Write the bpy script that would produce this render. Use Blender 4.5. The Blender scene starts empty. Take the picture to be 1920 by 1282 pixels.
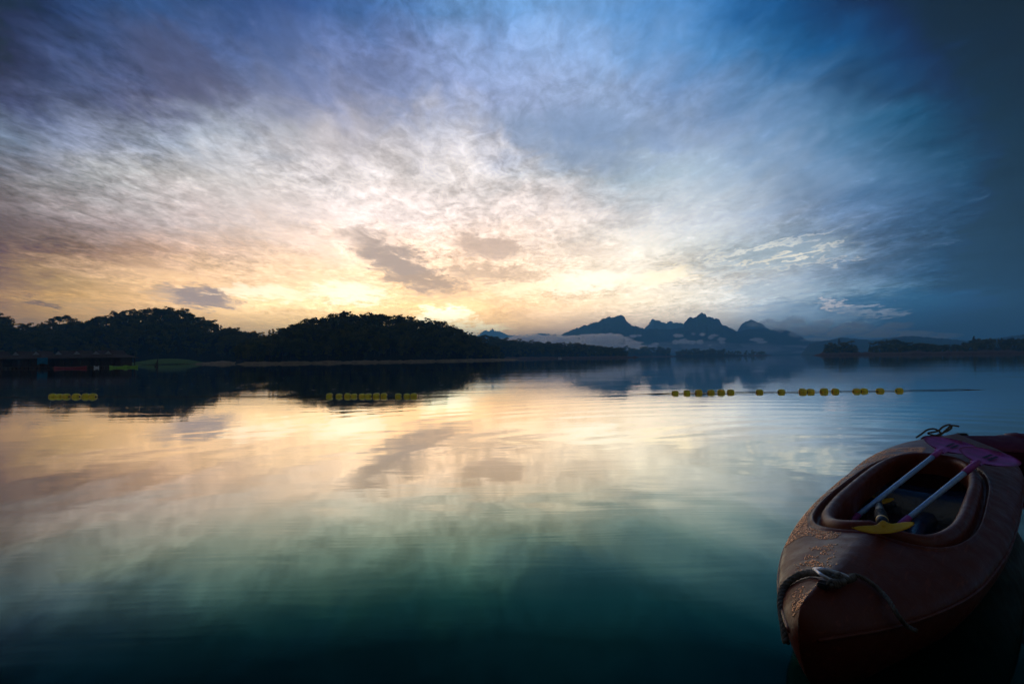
import bpy, bmesh, math, random
import numpy as np
from mathutils import Vector, Matrix, noise
random.seed(7)
R = math.radians
SC = bpy.context.scene
COL = SC.collection

# ------------------------------------------------------------------ camera
CAM_H = 1.05
F = 960.0                      # focal length in photo pixels (photo 1920 x 1282)
PITCH, ROLL = R(1.80), R(-0.68)
cam_d = bpy.data.cameras.new('camera'); cam = bpy.data.objects.new('camera', cam_d)
COL.objects.link(cam)
cam_d.sensor_width = 36; cam_d.lens = 18.0
cam_d.clip_start = 0.05; cam_d.clip_end = 30000
MROT = Matrix.Rotation(R(90) + PITCH, 3, 'X') @ Matrix.Rotation(ROLL, 3, 'Z')
cam.matrix_world = Matrix.Translation((0, 0, CAM_H)) @ MROT.to_4x4()
SC.camera = cam

def ray(px, py):
    return MROT @ Vector(((px - 960) / F, (641 - py) / F, -1))
def at_y(px, py, Y):
    d = ray(px, py); return Vector((0, 0, CAM_H)) + d * (Y / d.y)
def at_z(px, py, z):
    d = ray(px, py); return Vector((0, 0, CAM_H)) + d * ((z - CAM_H) / d.z)
def horizon(px):
    return 671.2 - 0.01187 * (px - 960)

# ------------------------------------------------------------------ world
SUN_AZ, SUN_EL = R(-7.6), R(3.2)
w = bpy.data.worlds.new('World'); SC.world = w; w.use_nodes = True
NT = w.node_tree; NT.nodes.clear()

class G:
    """tiny helper to write node graphs"""
    def __init__(s, nt): s.nt = nt
    def n(s, t, **kw):
        nd = s.nt.nodes.new(t)
        for k, v in kw.items(): setattr(nd, k, v)
        return nd
    def put(s, sock, v):
        if v is None: return
        if isinstance(v, bpy.types.NodeSocket): s.nt.links.new(v, sock)
        else: sock.default_value = v
    def m(s, op, a, b=None, c=None, clamp=False):
        nd = s.n('ShaderNodeMath', operation=op, use_clamp=clamp)
        s.put(nd.inputs[0], a); s.put(nd.inputs[1], b); s.put(nd.inputs[2], c)
        return nd.outputs[0]
    def vm(s, op, a, b=None, sc=None):
        nd = s.n('ShaderNodeVectorMath', operation=op)
        s.put(nd.inputs[0], a); s.put(nd.inputs[1], b)
        if sc is not None: s.put(nd.inputs['Scale'], sc)
        return nd.outputs['Value'] if op in ('LENGTH', 'DOT_PRODUCT', 'DISTANCE') else nd.outputs[0]
    def xyz(s, x, y, z):
        nd = s.n('ShaderNodeCombineXYZ'); s.put(nd.inputs[0], x); s.put(nd.inputs[1], y); s.put(nd.inputs[2], z)
        return nd.outputs[0]
    def sep(s, v):
        nd = s.n('ShaderNodeSeparateXYZ'); s.put(nd.inputs[0], v); return nd.outputs
    def noise(s, vec, scale, detail=2.0, rough=0.5, dist=0.0, color=False):
        nd = s.n('ShaderNodeTexNoise'); s.put(nd.inputs['Vector'], vec)
        nd.inputs['Scale'].default_value = scale; nd.inputs['Detail'].default_value = detail
        nd.inputs['Roughness'].default_value = rough; nd.inputs['Distortion'].default_value = dist
        return nd.outputs['Color' if color else 'Fac']
    def mr(s, v, a, b, c=0.0, d=1.0, smooth=False):
        nd = s.n('ShaderNodeMapRange', interpolation_type='SMOOTHSTEP' if smooth else 'LINEAR')
        s.put(nd.inputs['Value'], v); s.put(nd.inputs['From Min'], a); s.put(nd.inputs['From Max'], b)
        s.put(nd.inputs['To Min'], c); s.put(nd.inputs['To Max'], d); return nd.outputs['Result']
    def mix(s, f, a, b, mode='MIX'):
        nd = s.n('ShaderNodeMix', data_type='RGBA', blend_type=mode, clamp_factor=True)
        s.put(nd.inputs[0], f)
        for i, v in ((6, a), (7, b)):
            if isinstance(v, tuple) and len(v) == 3: v = (*v, 1)
            s.put(nd.inputs[i], v)
        return nd.outputs[2]
    def ramp(s, f, stops, interp='LINEAR'):
        nd = s.n('ShaderNodeValToRGB'); cr = nd.color_ramp; cr.interpolation = interp
        while len(cr.elements) < len(stops): cr.elements.new(0.5)
        for e, (p, c) in zip(cr.elements, stops): e.position = p
        for i, (p, c) in enumerate(stops):
            cr.elements[i].position = p; cr.elements[i].color = (*c, 1) if len(c) == 3 else c
        s.put(nd.inputs[0], f); return nd.outputs[0]

def lin(c):
    return tuple(((v / 255) / 12.92 if v <= 10 else (((v / 255) + 0.055) / 1.055) ** 2.4) for v in c)

SKY_Y = [0, 80, 160, 240, 320, 400, 460, 520, 570, 620, 660]
SKY_T = [
 [(22,24,50),(34,56,96),(52,82,125),(55,80,130),(62,98,150),(85,120,165),(105,145,190),(110,150,195),(65,125,180),(25,90,145),(2,62,105),(1,22,55),(1,8,20)],
 [(38,40,65),(55,72,110),(75,90,130),(88,108,152),(95,115,160),(115,130,170),(135,160,200),(130,160,200),(95,145,195),(50,110,160),(4,78,128),(1,32,65),(1,10,30)],
 [(58,65,95),(78,90,120),(88,90,118),(125,135,165),(130,138,170),(125,140,175),(140,155,190),(145,165,195),(125,150,190),(90,130,170),(48,85,120),(3,48,82),(1,24,46)],
 [(100,115,135),(122,128,150),(145,155,170),(165,170,180),(178,172,178),(178,178,185),(138,150,178),(128,150,180),(150,165,190),(110,140,175),(65,110,145),(12,72,106),(1,36,62)],
 [(110,102,108),(150,155,160),(185,182,182),(205,200,200),(212,205,205),(212,205,203),(197,192,192),(150,165,180),(160,175,185),(135,155,180),(90,125,160),(35,82,116),(1,34,58)],
 [(95,85,90),(140,128,130),(180,168,168),(208,195,190),(225,210,205),(225,212,208),(220,205,198),(200,195,195),(190,195,200),(145,160,180),(85,115,150),(45,82,116),(2,38,62)],
 [(95,80,75),(135,112,102),(190,160,142),(215,190,172),(232,208,190),(232,205,185),(228,205,190),(222,212,200),(195,195,190),(150,165,178),(85,110,140),(40,78,110),(2,36,60)],
 [(125,105,78),(170,145,115),(215,180,145),(238,205,165),(245,215,175),(240,205,165),(240,210,175),(240,226,202),(222,213,195),(165,175,180),(85,115,145),(35,78,112),(2,38,62)],
 [(150,120,75),(195,160,115),(218,182,145),(248,215,165),(250,215,165),(250,210,155),(238,200,155),(232,212,180),(215,208,190),(165,180,190),(105,140,165),(30,78,112),(2,38,62)],
 [(190,150,90),(225,180,120),(235,190,130),(250,210,140),(252,215,140),(255,215,130),(245,205,150),(230,205,180),(225,212,190),(170,190,205),(70,125,165),(15,68,106),(2,34,58)],
 [(190,150,90),(225,180,120),(235,190,130),(250,208,138),(252,210,138),(255,210,130),(240,205,160),(225,205,185),(215,208,195),(150,180,200),(50,110,155),(10,60,98),(2,32,55)],
]
# cloud masses: px, py, rx, ry, angle deg, colour, strength
BLOBS = [
 (1060,262,120,40,-20,(122,142,170),0.5),
 (1150,235,110,30,-10,(118,142,175),0.4),
 (330,115,120,50,-35,(80,84,112),0.55),
 (745,492,95,26,-31,(158,146,142),0.95),
 (812,528,60,13,-8,(168,150,138),0.9),
 (920,462,62,17,-6,(178,160,150),0.85),
 (915,510,75,15,-3,(184,164,148),0.8),
 (372,556,62,17,-12,(140,132,136),0.95),
 (300,552,28,10,0,(180,160,145),0.6),
 (72,567,36,6,-14,(112,98,92),0.85),
 (150,572,60,8,-6,(170,145,118),0.45),
 (1460,480,130,26,6,(150,168,180),0.5),
 (1700,575,200,26,2,(40,92,130),0.7),
 (1450,543,60,13,0,(150,166,180),0.6),
 (1110,465,60,11,0,(205,190,178),0.5),
 (655,548,58,18,-4,(255,246,222),0.85),
 (490,548,70,11,-4,(252,236,212),0.75),
 (1095,525,75,17,4,(252,244,228),0.8),
 (1235,520,60,12,8,(250,238,212),0.7),
 (1000,535,70,12,3,(252,232,200),0.6),
 (832,590,46,13,0,(255,248,215),1.0),
 (895,616,50,9,0,(255,244,205),0.95),
 (1450,484,80,4,7,(240,228,205),0.4),
 (1530,470,60,3,12,(225,220,205),0.35),
 (1400,470,90,4,10,(225,220,208),0.4),
 (1480,452,90,4,12,(205,208,205),0.35),
 (1500,497,110,3,6,(215,210,200),0.3),
 (1640,586,46,7,-2,(190,195,205),0.4),
 (1565,572,22,8,-20,(200,196,200),0.6),
 (1530,610,110,26,-8,(150,176,200),0.55),
]
g = G(NT)
tc = g.n('ShaderNodeTexCoord')
D = g.vm('NORMALIZE', tc.outputs['Generated'])
dx, dy, dz = g.sep(D)
zc = g.m('MAXIMUM', dz, 0.0)
# cloud-layer plane coordinates (the layer hangs over the lake)
iz = g.m('DIVIDE', 1.0, g.m('ADD', zc, 0.085))
pxy = g.xyz(g.m('MULTIPLY', dx, iz), g.m('MULTIPLY', g.m('MULTIPLY', dy, iz), 0.62), 0.0)
warpA = g.sep(g.noise(pxy, 2.2, 3, 0.6, 0.4, color=True))
warpB = g.sep(g.noise(pxy, 7.0, 3, 0.6, 0.6, color=True))
yc = g.m('MAXIMUM', dy, 0.22)
U0 = g.m('MULTIPLY', g.m('DIVIDE', dx, yc), F)
V0 = g.m('MULTIPLY', g.m('DIVIDE', dz, yc), F)
hf = g.mr(V0, 0, 500, 0.15, 1.0)     # wander of the masses grows with height
def warp(base, a, ka, b, kb):
    t = g.m('ADD', g.m('MULTIPLY', g.m('SUBTRACT', a, 0.5), ka), g.m('MULTIPLY', g.m('SUBTRACT', b, 0.5), kb))
    return g.m('ADD', base, g.m('MULTIPLY', t, hf))
U = warp(U0, warpA[0], 230, warpB[0], 150)
V = warp(V0, warpA[1], 130, warpB[1], 100)
fac = g.m('DIVIDE', g.m('ADD', U, 1100), 2200, clamp=True)
rows = []
for y, row in zip(SKY_Y, SKY_T):
    if y >= 520: row = [(r_, g_, b_ + (250 - b_) * (.07 if 3 <= i_ <= 9 else .0)) for i_, (r_, g_, b_) in enumerate(row)]
    rows.append((671 - y, g.ramp(fac, [((i * 160 + 140) / 2200, lin(c)) for i, c in enumerate(row)], 'B_SPLINE')))
rows.reverse()
c = rows[0][1]
for (v0, a), (v1, b) in zip(rows, rows[1:]):
    c = g.mix(g.mr(V, v0, v1), c, b)
# fine mottling of the cloud sheet
n1 = g.noise(pxy, 1.6, 5, 0.55, 0.6)
pst = g.vm('MULTIPLY', pxy, (1.0, 1.05, 1.0))
n2 = g.noise(pst, 9.5, 4, 0.62, 0.8)
n3 = g.noise(pst, 28.0, 3, 0.65, 0.4)
nl = g.noise(pxy, 0.9, 2, 0.5, 0.8)
fine = g.m('ADD', g.m('MULTIPLY', g.m('SUBTRACT', g.mr(n2, 0.36, 0.64, smooth=True), 0.5), 0.30), g.m('MULTIPLY', g.m('SUBTRACT', n3, 0.5), 0.8))
smooth_r = g.m('MULTIPLY', g.mr(U0, -150, 350, 0.0, 1.0), g.mr(V0, 180, 330, 0.0, 1.0))
fine = g.m('MULTIPLY', fine, g.m('MULTIPLY', g.mr(nl, 0.36, 0.62, 0.35, 1.35), g.m('SUBTRACT', 1.0, g.m('MULTIPLY', smooth_r, 0.55))))
mott = g.m('ADD', g.m('MULTIPLY', g.m('SUBTRACT', n1, 0.5), 1.1), fine)
amp = g.m('MULTIPLY', g.mr(V0, 20, 200, 0.35, 1.0), g.mr(U0, 200, 900, 1.0, 0.75))
gain = g.m('ADD', 1.0, g.m('MULTIPLY', mott, amp))
c = g.vm('SCALE', c, sc=gain)
# thin bright edges between the cells
wisp = g.m('MULTIPLY', g.mr(n2, 0.56, 0.74, smooth=True), g.mr(n3, 0.42, 0.62))
c = g.mix(g.m('MULTIPLY', wisp, g.mr(V0, 120, 420, 0.38, 0.12)), c, g.vm('SCALE', g.vm('ADD', c, (0.06, 0.05, 0.05)), sc=1.5))
# single cloud masses
Ub = g.m('ADD', U0, g.m('ADD', g.m('MULTIPLY', g.m('SUBTRACT', warpB[0], 0.5), 120), g.m('MULTIPLY', g.m('SUBTRACT', n3, 0.5), 50)))
Vb = g.m('ADD', V0, g.m('ADD', g.m('MULTIPLY', g.m('SUBTRACT', warpB[1], 0.5), 55), g.m('MULTIPLY', g.m('SUBTRACT', n2, 0.5), 30)))
for (bx, by, rx, ry, ang, col, st) in BLOBS:
    u0, v0 = bx - 960, horizon(bx) - by
    ca, sa = math.cos(R(ang)), math.sin(R(ang))
    du = g.m('SUBTRACT', Ub, u0); dv = g.m('SUBTRACT', Vb, v0)
    a = g.m('ADD', g.m('MULTIPLY', du, ca / rx), g.m('MULTIPLY', dv, sa / rx))
    b = g.m('ADD', g.m('MULTIPLY', du, -sa / ry), g.m('MULTIPLY', dv, ca / ry))
    r2 = g.m('ADD', g.m('MULTIPLY', a, a), g.m('MULTIPLY', b, b))
    f = g.mr(r2, 2.4, 0.0, 0.0, st, smooth=True)
    k = lin(col)
    if col[0] >= 250: k = tuple(v * (1.1 if by > 580 else .95) for v in k)
    c = g.mix(f, c, k)
# the low air dims and tints what stands behind it: this is the sky above that air
tr = g.m('EXPONENT', g.m('DIVIDE', -0.138, g.m('MAXIMUM', dz, 0.100)))
c = g.vm('MAXIMUM', g.vm('SUBTRACT', c, g.vm('SCALE', g.xyz(0.025, 0.070, 0.13), sc=g.m('SUBTRACT', 1.0, tr))), g.vm('SCALE', c, sc=0.35))
c = g.vm('SCALE', c, sc=g.m('DIVIDE', g.mr(V0, 0, 230, 0.92, 1.0), tr))
# the side of the sky behind the camera and the zenith: even dim cloud
back = g.mr(dy, 0.25, -0.35, smooth=True)
c = g.mix(back, c, lin((102, 101, 96)))
c = g.mix(g.mr(dz, 0.62, 0.9, smooth=True), c, lin((30, 50, 84)))
# clear-air sky light seen through the cloud sheet
sky = g.n('ShaderNodeTexSky', sky_type='NISHITA'); sky.sun_disc = False
sky.sun_elevation = SUN_EL; sky.sun_rotation = SUN_AZ
sky.air_density = 1.2; sky.dust_density = 1.5
bg1 = g.n('ShaderNodeBackground'); g.put(bg1.inputs[0], sky.outputs[0]); bg1.inputs[1].default_value = 0.006
c3 = g.sep(c)
c = g.xyz(*[g.m('POWER', g.m('MAXIMUM', k, 0.0), 1.10) for k in c3])
bg2 = g.n('ShaderNodeBackground'); g.put(bg2.inputs[0], c); bg2.inputs[1].default_value = 1.26
add = g.n('ShaderNodeAddShader'); g.put(add.inputs[0], bg1.outputs[0]); g.put(add.inputs[1], bg2.outputs[0])
wo = g.n('ShaderNodeOutputWorld'); g.put(wo.inputs[0], add.outputs[0])
w.cycles.sampling_method = 'MANUAL'; w.cycles.sample_map_resolution = 1024

sd = bpy.data.lights.new('sun', 'SUN'); so = bpy.data.objects.new('sun', sd); COL.objects.link(so)
sd.energy = 0.6; sd.angle = R(1.5); sd.color = (1.0, 0.60, 0.30)
sdir = Vector((math.sin(SUN_AZ) * math.cos(SUN_EL), math.cos(SUN_AZ) * math.cos(SUN_EL), math.sin(SUN_EL)))
so.rotation_euler = sdir.to_track_quat('Z', 'Y').to_euler(); so.location = (0, 0, 60)

SC.view_settings.view_transform = 'Standard'; SC.view_settings.look = 'None'
SC.view_settings.exposure = 0.0; SC.view_settings.gamma = 1.0
cy = SC.cycles
cy.use_denoising = True; cy.max_bounces = 14; cy.diffuse_bounces = 2; cy.glossy_bounces = 4
cy.transmission_bounces = 4; cy.volume_bounces = 12; cy.transparent_max_bounces = 12
cy.caustics_reflective = False; cy.caustics_refractive = False; cy.sample_clamp_indirect = 4.0

# ------------------------------------------------------------------ helpers
def link(name, me, m=None, parent=None, smooth=False):
    o = bpy.data.objects.new(name, me); COL.objects.link(o)
    if m is not None: me.materials.append(m)
    if parent: o.parent = parent
    if smooth:
        me.polygons.foreach_set('use_smooth', [True] * len(me.polygons))
    return o
def mesh_from(verts, faces, name='m'):
    me = bpy.data.meshes.new(name); me.from_pydata([tuple(v) for v in verts], [], faces); me.update(); return me
def obj(name, verts, faces, m=None, parent=None, smooth=False):
    return link(name, mesh_from(verts, faces, name), m, parent, smooth)
def bobj(name, bm, m=None, parent=None, smooth=False):
    me = bpy.data.meshes.new(name); bm.normal_update(); bm.to_mesh(me); bm.free()
    return link(name, me, m, parent, smooth)
def tag(o, label=None, cat=None, group=None, kind=None):
    if label: o['label'] = label
    if cat: o['category'] = cat
    if group: o['group'] = group
    if kind: o['kind'] = kind
    return o
def empty(name, loc=(0, 0, 0), rz=0.0):
    o = bpy.data.objects.new(name, None); COL.objects.link(o)
    o.location = loc; o.rotation_euler = (0, 0, rz); o.empty_display_size = 0.2; return o
def copy_tree(root):
    c = root.copy(); COL.objects.link(c)
    for ch in list(root.children):
        d = ch.copy(); COL.objects.link(d); d.parent = c
        for gr in list(ch.children):
            e = gr.copy(); COL.objects.link(e); e.parent = d
    return c
def grid_faces(nu, nv, wrap_v=False):
    f = []
    for i in range(nu - 1):
        for j in range(nv if wrap_v else nv - 1):
            k = (j + 1) % nv
            f.append((i * nv + j, i * nv + k, (i + 1) * nv + k, (i + 1) * nv + j))
    return f
def box(bm, c, s, rz=0.0, mat=None):
    M = Matrix.Translation(c) @ Matrix.Rotation(rz, 4, 'Z') @ Matrix.Diagonal((*s, 1))
    if mat is not None: M = mat @ M
    return bmesh.ops.create_cube(bm, size=1, matrix=M)['verts']
def tube(pts, rad, n=8, cap=True):
    """tube along a list of points; rad a number or list -> (verts, faces)"""
    pts = [Vector(p) for p in pts]; V_, F_ = [], []
    nrm = None
    for i, p in enumerate(pts):
        t = (pts[min(i + 1, len(pts) - 1)] - pts[max(i - 1, 0)]).normalized()
        if nrm is None:
            nrm = t.orthogonal().normalized()
        nrm = (nrm - t * nrm.dot(t)).normalized(); bn = t.cross(nrm)
        r = rad[i] if isinstance(rad, (list, tuple)) else rad
        for k in range(n):
            a = 2 * math.pi * k / n
            V_.append(p + (nrm * math.cos(a) + bn * math.sin(a)) * r)
    F_ = grid_faces(len(pts), n, True)
    if cap:
        F_.append(tuple(range(n - 1, -1, -1))); F_.append(tuple(range((len(pts) - 1) * n, len(pts) * n)))
    return V_, F_
def join_vf(parts):
    V_, F_ = [], []
    for v, f in parts:
        k = len(V_); V_ += list(v); F_ += [tuple(i + k for i in q) for q in f]
    return V_, F_
def catmull(pts, n=8):
    P = [Vector(p) for p in pts]; P = [P[0] * 2 - P[1]] + P + [P[-1] * 2 - P[-2]]
    out = []
    for i in range(1, len(P) - 2):
        for k in range(n):
            t = k / n; a, b, c_, d = P[i - 1], P[i], P[i + 1], P[i + 2]
            out.append(0.5 * (2 * b + (c_ - a) * t + (2 * a - 5 * b + 4 * c_ - d) * t * t + (3 * b - a - 3 * c_ + d) * t ** 3))
    out.append(P[-2]); return out
def twisted(path, r, pitch, n=6, strands=3):
    """laid rope: strands wound round a path"""
    path = [Vector(p) for p in path]
    parts = []; nrm = None; frames = []; s = 0.0
    for i, p in enumerate(path):
        t = (path[min(i + 1, len(path) - 1)] - path[max(i - 1, 0)]).normalized()
        if nrm is None: nrm = t.orthogonal().normalized()
        nrm = (nrm - t * nrm.dot(t)).normalized()
        if i: s += (p - path[i - 1]).length
        frames.append((p, nrm.copy(), t.cross(nrm), s))
    for k in range(strands):
        pts = []
        for p, a, b, s in frames:
            th = 2 * math.pi * (k / strands + s / pitch)
            pts.append(p + (a * math.cos(th) + b * math.sin(th)) * r * 0.52)
        parts.append(tube(pts, r * 0.56, n))
    return join_vf(parts)
def resample(path, step):
    out = [path[0]]; acc = 0
    for a, b in zip(path, path[1:]):
        L = (b - a).length
        if L == 0: continue
        d = step - acc
        while d <= L:
            out.append(a.lerp(b, d / L)); d += step
        acc = L - (d - step)
    return out

def mat(name, col, rough=0.6, spec=0.5, metal=0.0, var=0.25, scale=4.0, bump=0.0, bscale=40.0, trans=0.0, coat=0.0, col2=None):
    m = bpy.data.materials.new(name); m.use_nodes = True
    q = G(m.node_tree); b = m.node_tree.nodes['Principled BSDF']
    co = q.n('ShaderNodeTexCoord').outputs['Object']
    n = q.noise(co, scale, 5, 0.6)
    c2 = col2 or tuple(v * (1 - var) for v in col)
    c1 = tuple(min(1, v * (1 + var)) for v in col)
    q.put(b.inputs['Base Color'], q.mix(q.mr(n, 0.35, 0.65), c2, c1))
    b.inputs['Roughness'].default_value = rough; b.inputs['Metallic'].default_value = metal
    b.inputs['Specular IOR Level'].default_value = spec
    b.inputs['Transmission Weight'].default_value = trans; b.inputs['Coat Weight'].default_value = coat
    q.put(b.inputs['Roughness'], q.mr(n, 0.3, 0.7, max(0, rough - 0.08), min(1, rough + 0.1)))
    if bump:
        bp = q.n('ShaderNodeBump'); bp.inputs['Strength'].default_value = bump; bp.inputs['Distance'].default_value = 0.02
        q.put(bp.inputs['Height'], q.noise(co, bscale, 4, 0.6)); q.put(b.inputs['Normal'], bp.outputs[0])
    return m

# ------------------------------------------------------------------ water
def water_material():
    m = bpy.data.materials.new('lake_water'); m.use_nodes = True; nt = m.node_tree; nt.nodes.clear(); q = G(nt)
    geo = q.n('ShaderNodeNewGeometry'); pos = geo.outputs['Position']
    X, Y, Z = q.sep(pos)
    dist = q.vm('LENGTH', q.vm('MULTIPLY', pos, (1, 1, 0)))
    # long low ripples lying across the view, finer chop, rings from the moored boats
    r1 = q.noise(q.vm('MULTIPLY', pos, (0.16, 0.62, 1)), 1.0, 2, 0.5, 0.5)
    r2 = q.noise(q.vm('MULTIPLY', pos, (0.42, 2.4, 1)), 1.0, 3, 0.6, 0.5)
    r3 = q.noise(q.vm('MULTIPLY', pos, (7.0, 5.0, 1)), 1.0, 2, 0.5)
    rr = q.vm('LENGTH', q.vm('SUBTRACT', q.vm('MULTIPLY', pos, (1, 1, 0)), (4.2, 4.2, 0)))
    rr = q.m('ADD', rr, q.m('MULTIPLY', r1, 1.6))
    ring = q.m('MULTIPLY', q.m('SINE', q.m('MULTIPLY', rr, 8.0)), q.mr(rr, 2.0, 13, 0.0016, 0.0))
    patch = q.mr(q.noise(q.vm('MULTIPLY', pos, (0.05, 0.11, 1)), 1.0, 2), 0.35, 0.7, 0.35, 1.25)
    far = q.mr(dist, 12, 120, 1.0, 0.75)
    h = q.m('ADD', q.m('MULTIPLY', r1, 0.0065), q.m('MULTIPLY', r2, 0.0026))
    h = q.m('ADD', h, q.m('MULTIPLY', r3, 0.00045))
    r4 = q.noise(q.vm('MULTIPLY', pos, (0.35, 5.5, 1)), 1.0, 2, 0.5, 0.6)
    r5 = q.noise(q.vm('MULTIPLY', pos, (0.09, 1.5, 1)), 1.0, 3, 0.55, 0.4)
    h = q.m('ADD', h, q.m('MULTIPLY', q.m('ADD', q.m('MULTIPLY', r4, 0.0011), q.m('MULTIPLY', r5, 0.0036)), q.mr(dist, 7, 13, 0.15, 1.0)))
    h = q.m('MULTIPLY', q.m('ADD', q.m('MULTIPLY', h, patch), ring), far)
    bp = q.n('ShaderNodeBump'); bp.inputs['Strength'].default_value = 1.0; bp.inputs['Distance'].default_value = 1.0
    q.put(bp.inputs['Height'], h); N = bp.outputs[0]
    cosv = q.m('ABSOLUTE', q.vm('DOT_PRODUCT', geo.outputs['Incoming'], N))
    refl = q.ramp(cosv, [(0.0, (1, 1, 1)), (0.10, (.95,) * 3), (0.17, (.88,) * 3), (0.235, (.68,) * 3), (0.32, (.36,) * 3),
                         (0.40, (.12,) * 3), (0.47, (.030,) * 3), (0.56, (.008,) * 3), (1.0, (.006,) * 3)], 'LINEAR')
    gl = q.n('ShaderNodeBsdfGlossy'); gl.distribution = 'GGX'
    q.put(gl.inputs['Color'], q.ramp(cosv, [(0.06, (1, 1, 1)), (0.14, (1, .98, .92)), (0.23, (1, .97, .80)), (0.32, (.62, .86, .66)), (0.42, (.16, .78, .62)), (.6, (.1, .8, .7))])); q.put(gl.inputs['Roughness'], q.mr(dist, 2.2, 14, 0.055, 0.02)); q.put(gl.inputs['Normal'], N)
    df = q.n('ShaderNodeBsdfDiffuse'); df.inputs['Color'].default_value = (0.0002, 0.015, 0.013, 1)
    mx = q.n('ShaderNodeMixShader'); q.put(mx.inputs[0], refl); q.put(mx.inputs[1], df.outputs[0]); q.put(mx.inputs[2], gl.outputs[0])
    o = q.n('ShaderNodeOutputMaterial'); q.put(o.inputs[0], mx.outputs[0]); return m
S = 9000
lake = obj('lake_water', [(-S, -400, 0), (S, -400, 0), (S, 9000, 0), (-S, 9000, 0)], [(0, 1, 2, 3)], water_material())
tag(lake, kind='structure')

# ------------------------------------------------------------------ land
def interp(tbl, x):
    xs = [t[0] for t in tbl]; return float(np.interp(x, xs, [t[1] for t in tbl]))

def land_material(name, c1, c2, sc=0.15):
    m = bpy.data.materials.new(name); m.use_nodes = True; q = G(m.node_tree); b = m.node_tree.nodes['Principled BSDF']
    pos = q.n('ShaderNodeNewGeometry').outputs['Position']
    n = q.noise(pos, sc, 8, 0.65)
    q.put(b.inputs['Base Color'], q.mix(q.mr(n, 0.35, 0.65), c1, c2)); b.inputs['Roughness'].default_value = 0.95
    b.inputs['Specular IOR Level'].default_value = 0.1
    return m
M_soil = land_material('forest_floor', (0.018, 0.018, 0.010), (0.035, 0.030, 0.014))
M_bank = land_material('bare_bank', (0.22, 0.13, 0.06), (0.45, 0.30, 0.14), 0.4)
M_bankd = land_material('red_bank', (0.10, 0.045, 0.03), (0.18, 0.09, 0.05), 0.4)
M_grass = land_material('short_grass', (0.09, 0.15, 0.014), (0.17, 0.22, 0.03), 0.6)
M_rock = land_material('mountain_forest', (0.05, 0.08, 0.07), (0.11, 0.13, 0.12), 0.015)

class Hill:
    """a wooded ridge: sk = skyline (px, py of the ground's crest), Df / Dr = distance of shore and crest"""
    def __init__(s, name, sk, x0, x1, Df, depth, m, label_=None, nu=110, nv=30, rough=0.05, back=1.0, shore_w=0.035, pw=0.8, low=0.0):
        s.low = low
        s.sk, s.x0, s.x1, s.Df, s.depth, s.pw = sk, x0, x1, Df, depth, pw
        s.rough = rough
        V_ = []
        for i in range(nu):
            px = x0 + (x1 - x0) * i / (nu - 1)
            for j in range(nv):
                V_.append(s.point(px, 2.0 * j / (nv - 1)))
        f = [tuple(reversed(q)) for q in grid_faces(nu, nv)]
        s.o = obj(name, V_, f, m, smooth=True); tag(s.o, kind='structure')
    def front(s, px):
        return s.Df(px) if callable(s.Df) else interp(s.Df, px)
    def point(s, px, t):
        Df = s.front(px); dp = s.depth(px) if callable(s.depth) else s.depth
        Y = Df + dp * t
        top = at_y(px, interp(s.sk, px) + s.low, Df + dp)
        edge = min(1.0, (px - s.x0) / 14.0, (s.x1 - px) / 14.0); edge = max(0.0, edge) ** 0.5
        H = max(0.0, top.z) * edge
        base = at_y(px, horizon(px), Y)
        tt = 1 - abs(1 - t)
        z = H * (math.sin(tt * math.pi / 2) ** s.pw)
        nz = noise.fractal(Vector((base.x, Y, 0)) / (dp * 0.35), 1.0, 2.0, 4)
        z += H * s.rough * nz * min(1, tt * 4) * (1 if tt < 0.9 else (1 - tt) * 10)
        if tt < 1e-6: z = -0.6
        return Vector((base.x, Y, z + 0.05))

SK_LEFT = [(-160,600),(-60,596),(0,600),(30,622),(60,624),(100,616),(150,616),(185,602),(230,594),(290,588),(345,587),(365,600),(400,614),(430,624),(470,633),(500,640),(525,648),(545,655),(570,664),(600,672)]
hill_left = Hill('hill', SK_LEFT, -160, 600, [(-160,190),(0,225),(120,250),(260,262),(400,262),(500,235),(600,232)], lambda p: 85, M_soil, low=13)
SK_MID = [(455,660),(480,652),(505,640),(530,630),(560,620),(590,610),(620,602),(640,598),(700,598),(740,602),(780,609),(820,614),(845,620),(870,630),(895,642),(915,652),(935,660),(960,668)]
hill_mid = Hill('hill', SK_MID, 440, 962, [(440,180),(500,178),(700,198),(800,215),(880,245),(960,300)], lambda p: 60, M_soil, low=11)
SK_LOW = [(880,640),(915,642),(950,648),(1000,653),(1050,655),(1100,659),(1140,664),(1168,667),(1190,668)]
hill_low = Hill('hill', SK_LOW, 860, 1182, [(860,420),(950,470),(1060,500),(1182,520)], lambda p: 90, M_soil)
SK_ISL = [(1540,664),(1550,659),(1562,655),(1585,651),(1603,656),(1620,663)]
hill_isl = Hill('hill', SK_ISL, 1538, 1626, [(1538,470),(1626,455)], lambda p: 45, M_soil, nu=40)
SK_RT = [(1624,663),(1640,658),(1680,656),(1740,657),(1790,659),(1830,653),(1880,651),(1960,649),(2060,649)]
hill_rt = Hill('hill', SK_RT, 1624, 2060, [(1624,450),(1700,420),(1850,400),(2060,390)], lambda p: 70, M_soil)
# far low points across the water
hill_f1 = Hill('hill', [(1150,664),(1180,660),(1230,660),(1260,664)], 1140, 1262, [(1140,1050),(1262,1050)], lambda p: 100, M_soil, nu=40)
hill_f2 = Hill('hill', [(1265,665),(1290,662),(1345,662),(1400,665),(1440,666)], 1262, 1450, [(1262,900),(1450,980)], lambda p: 100, M_soil, nu=50)

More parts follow.
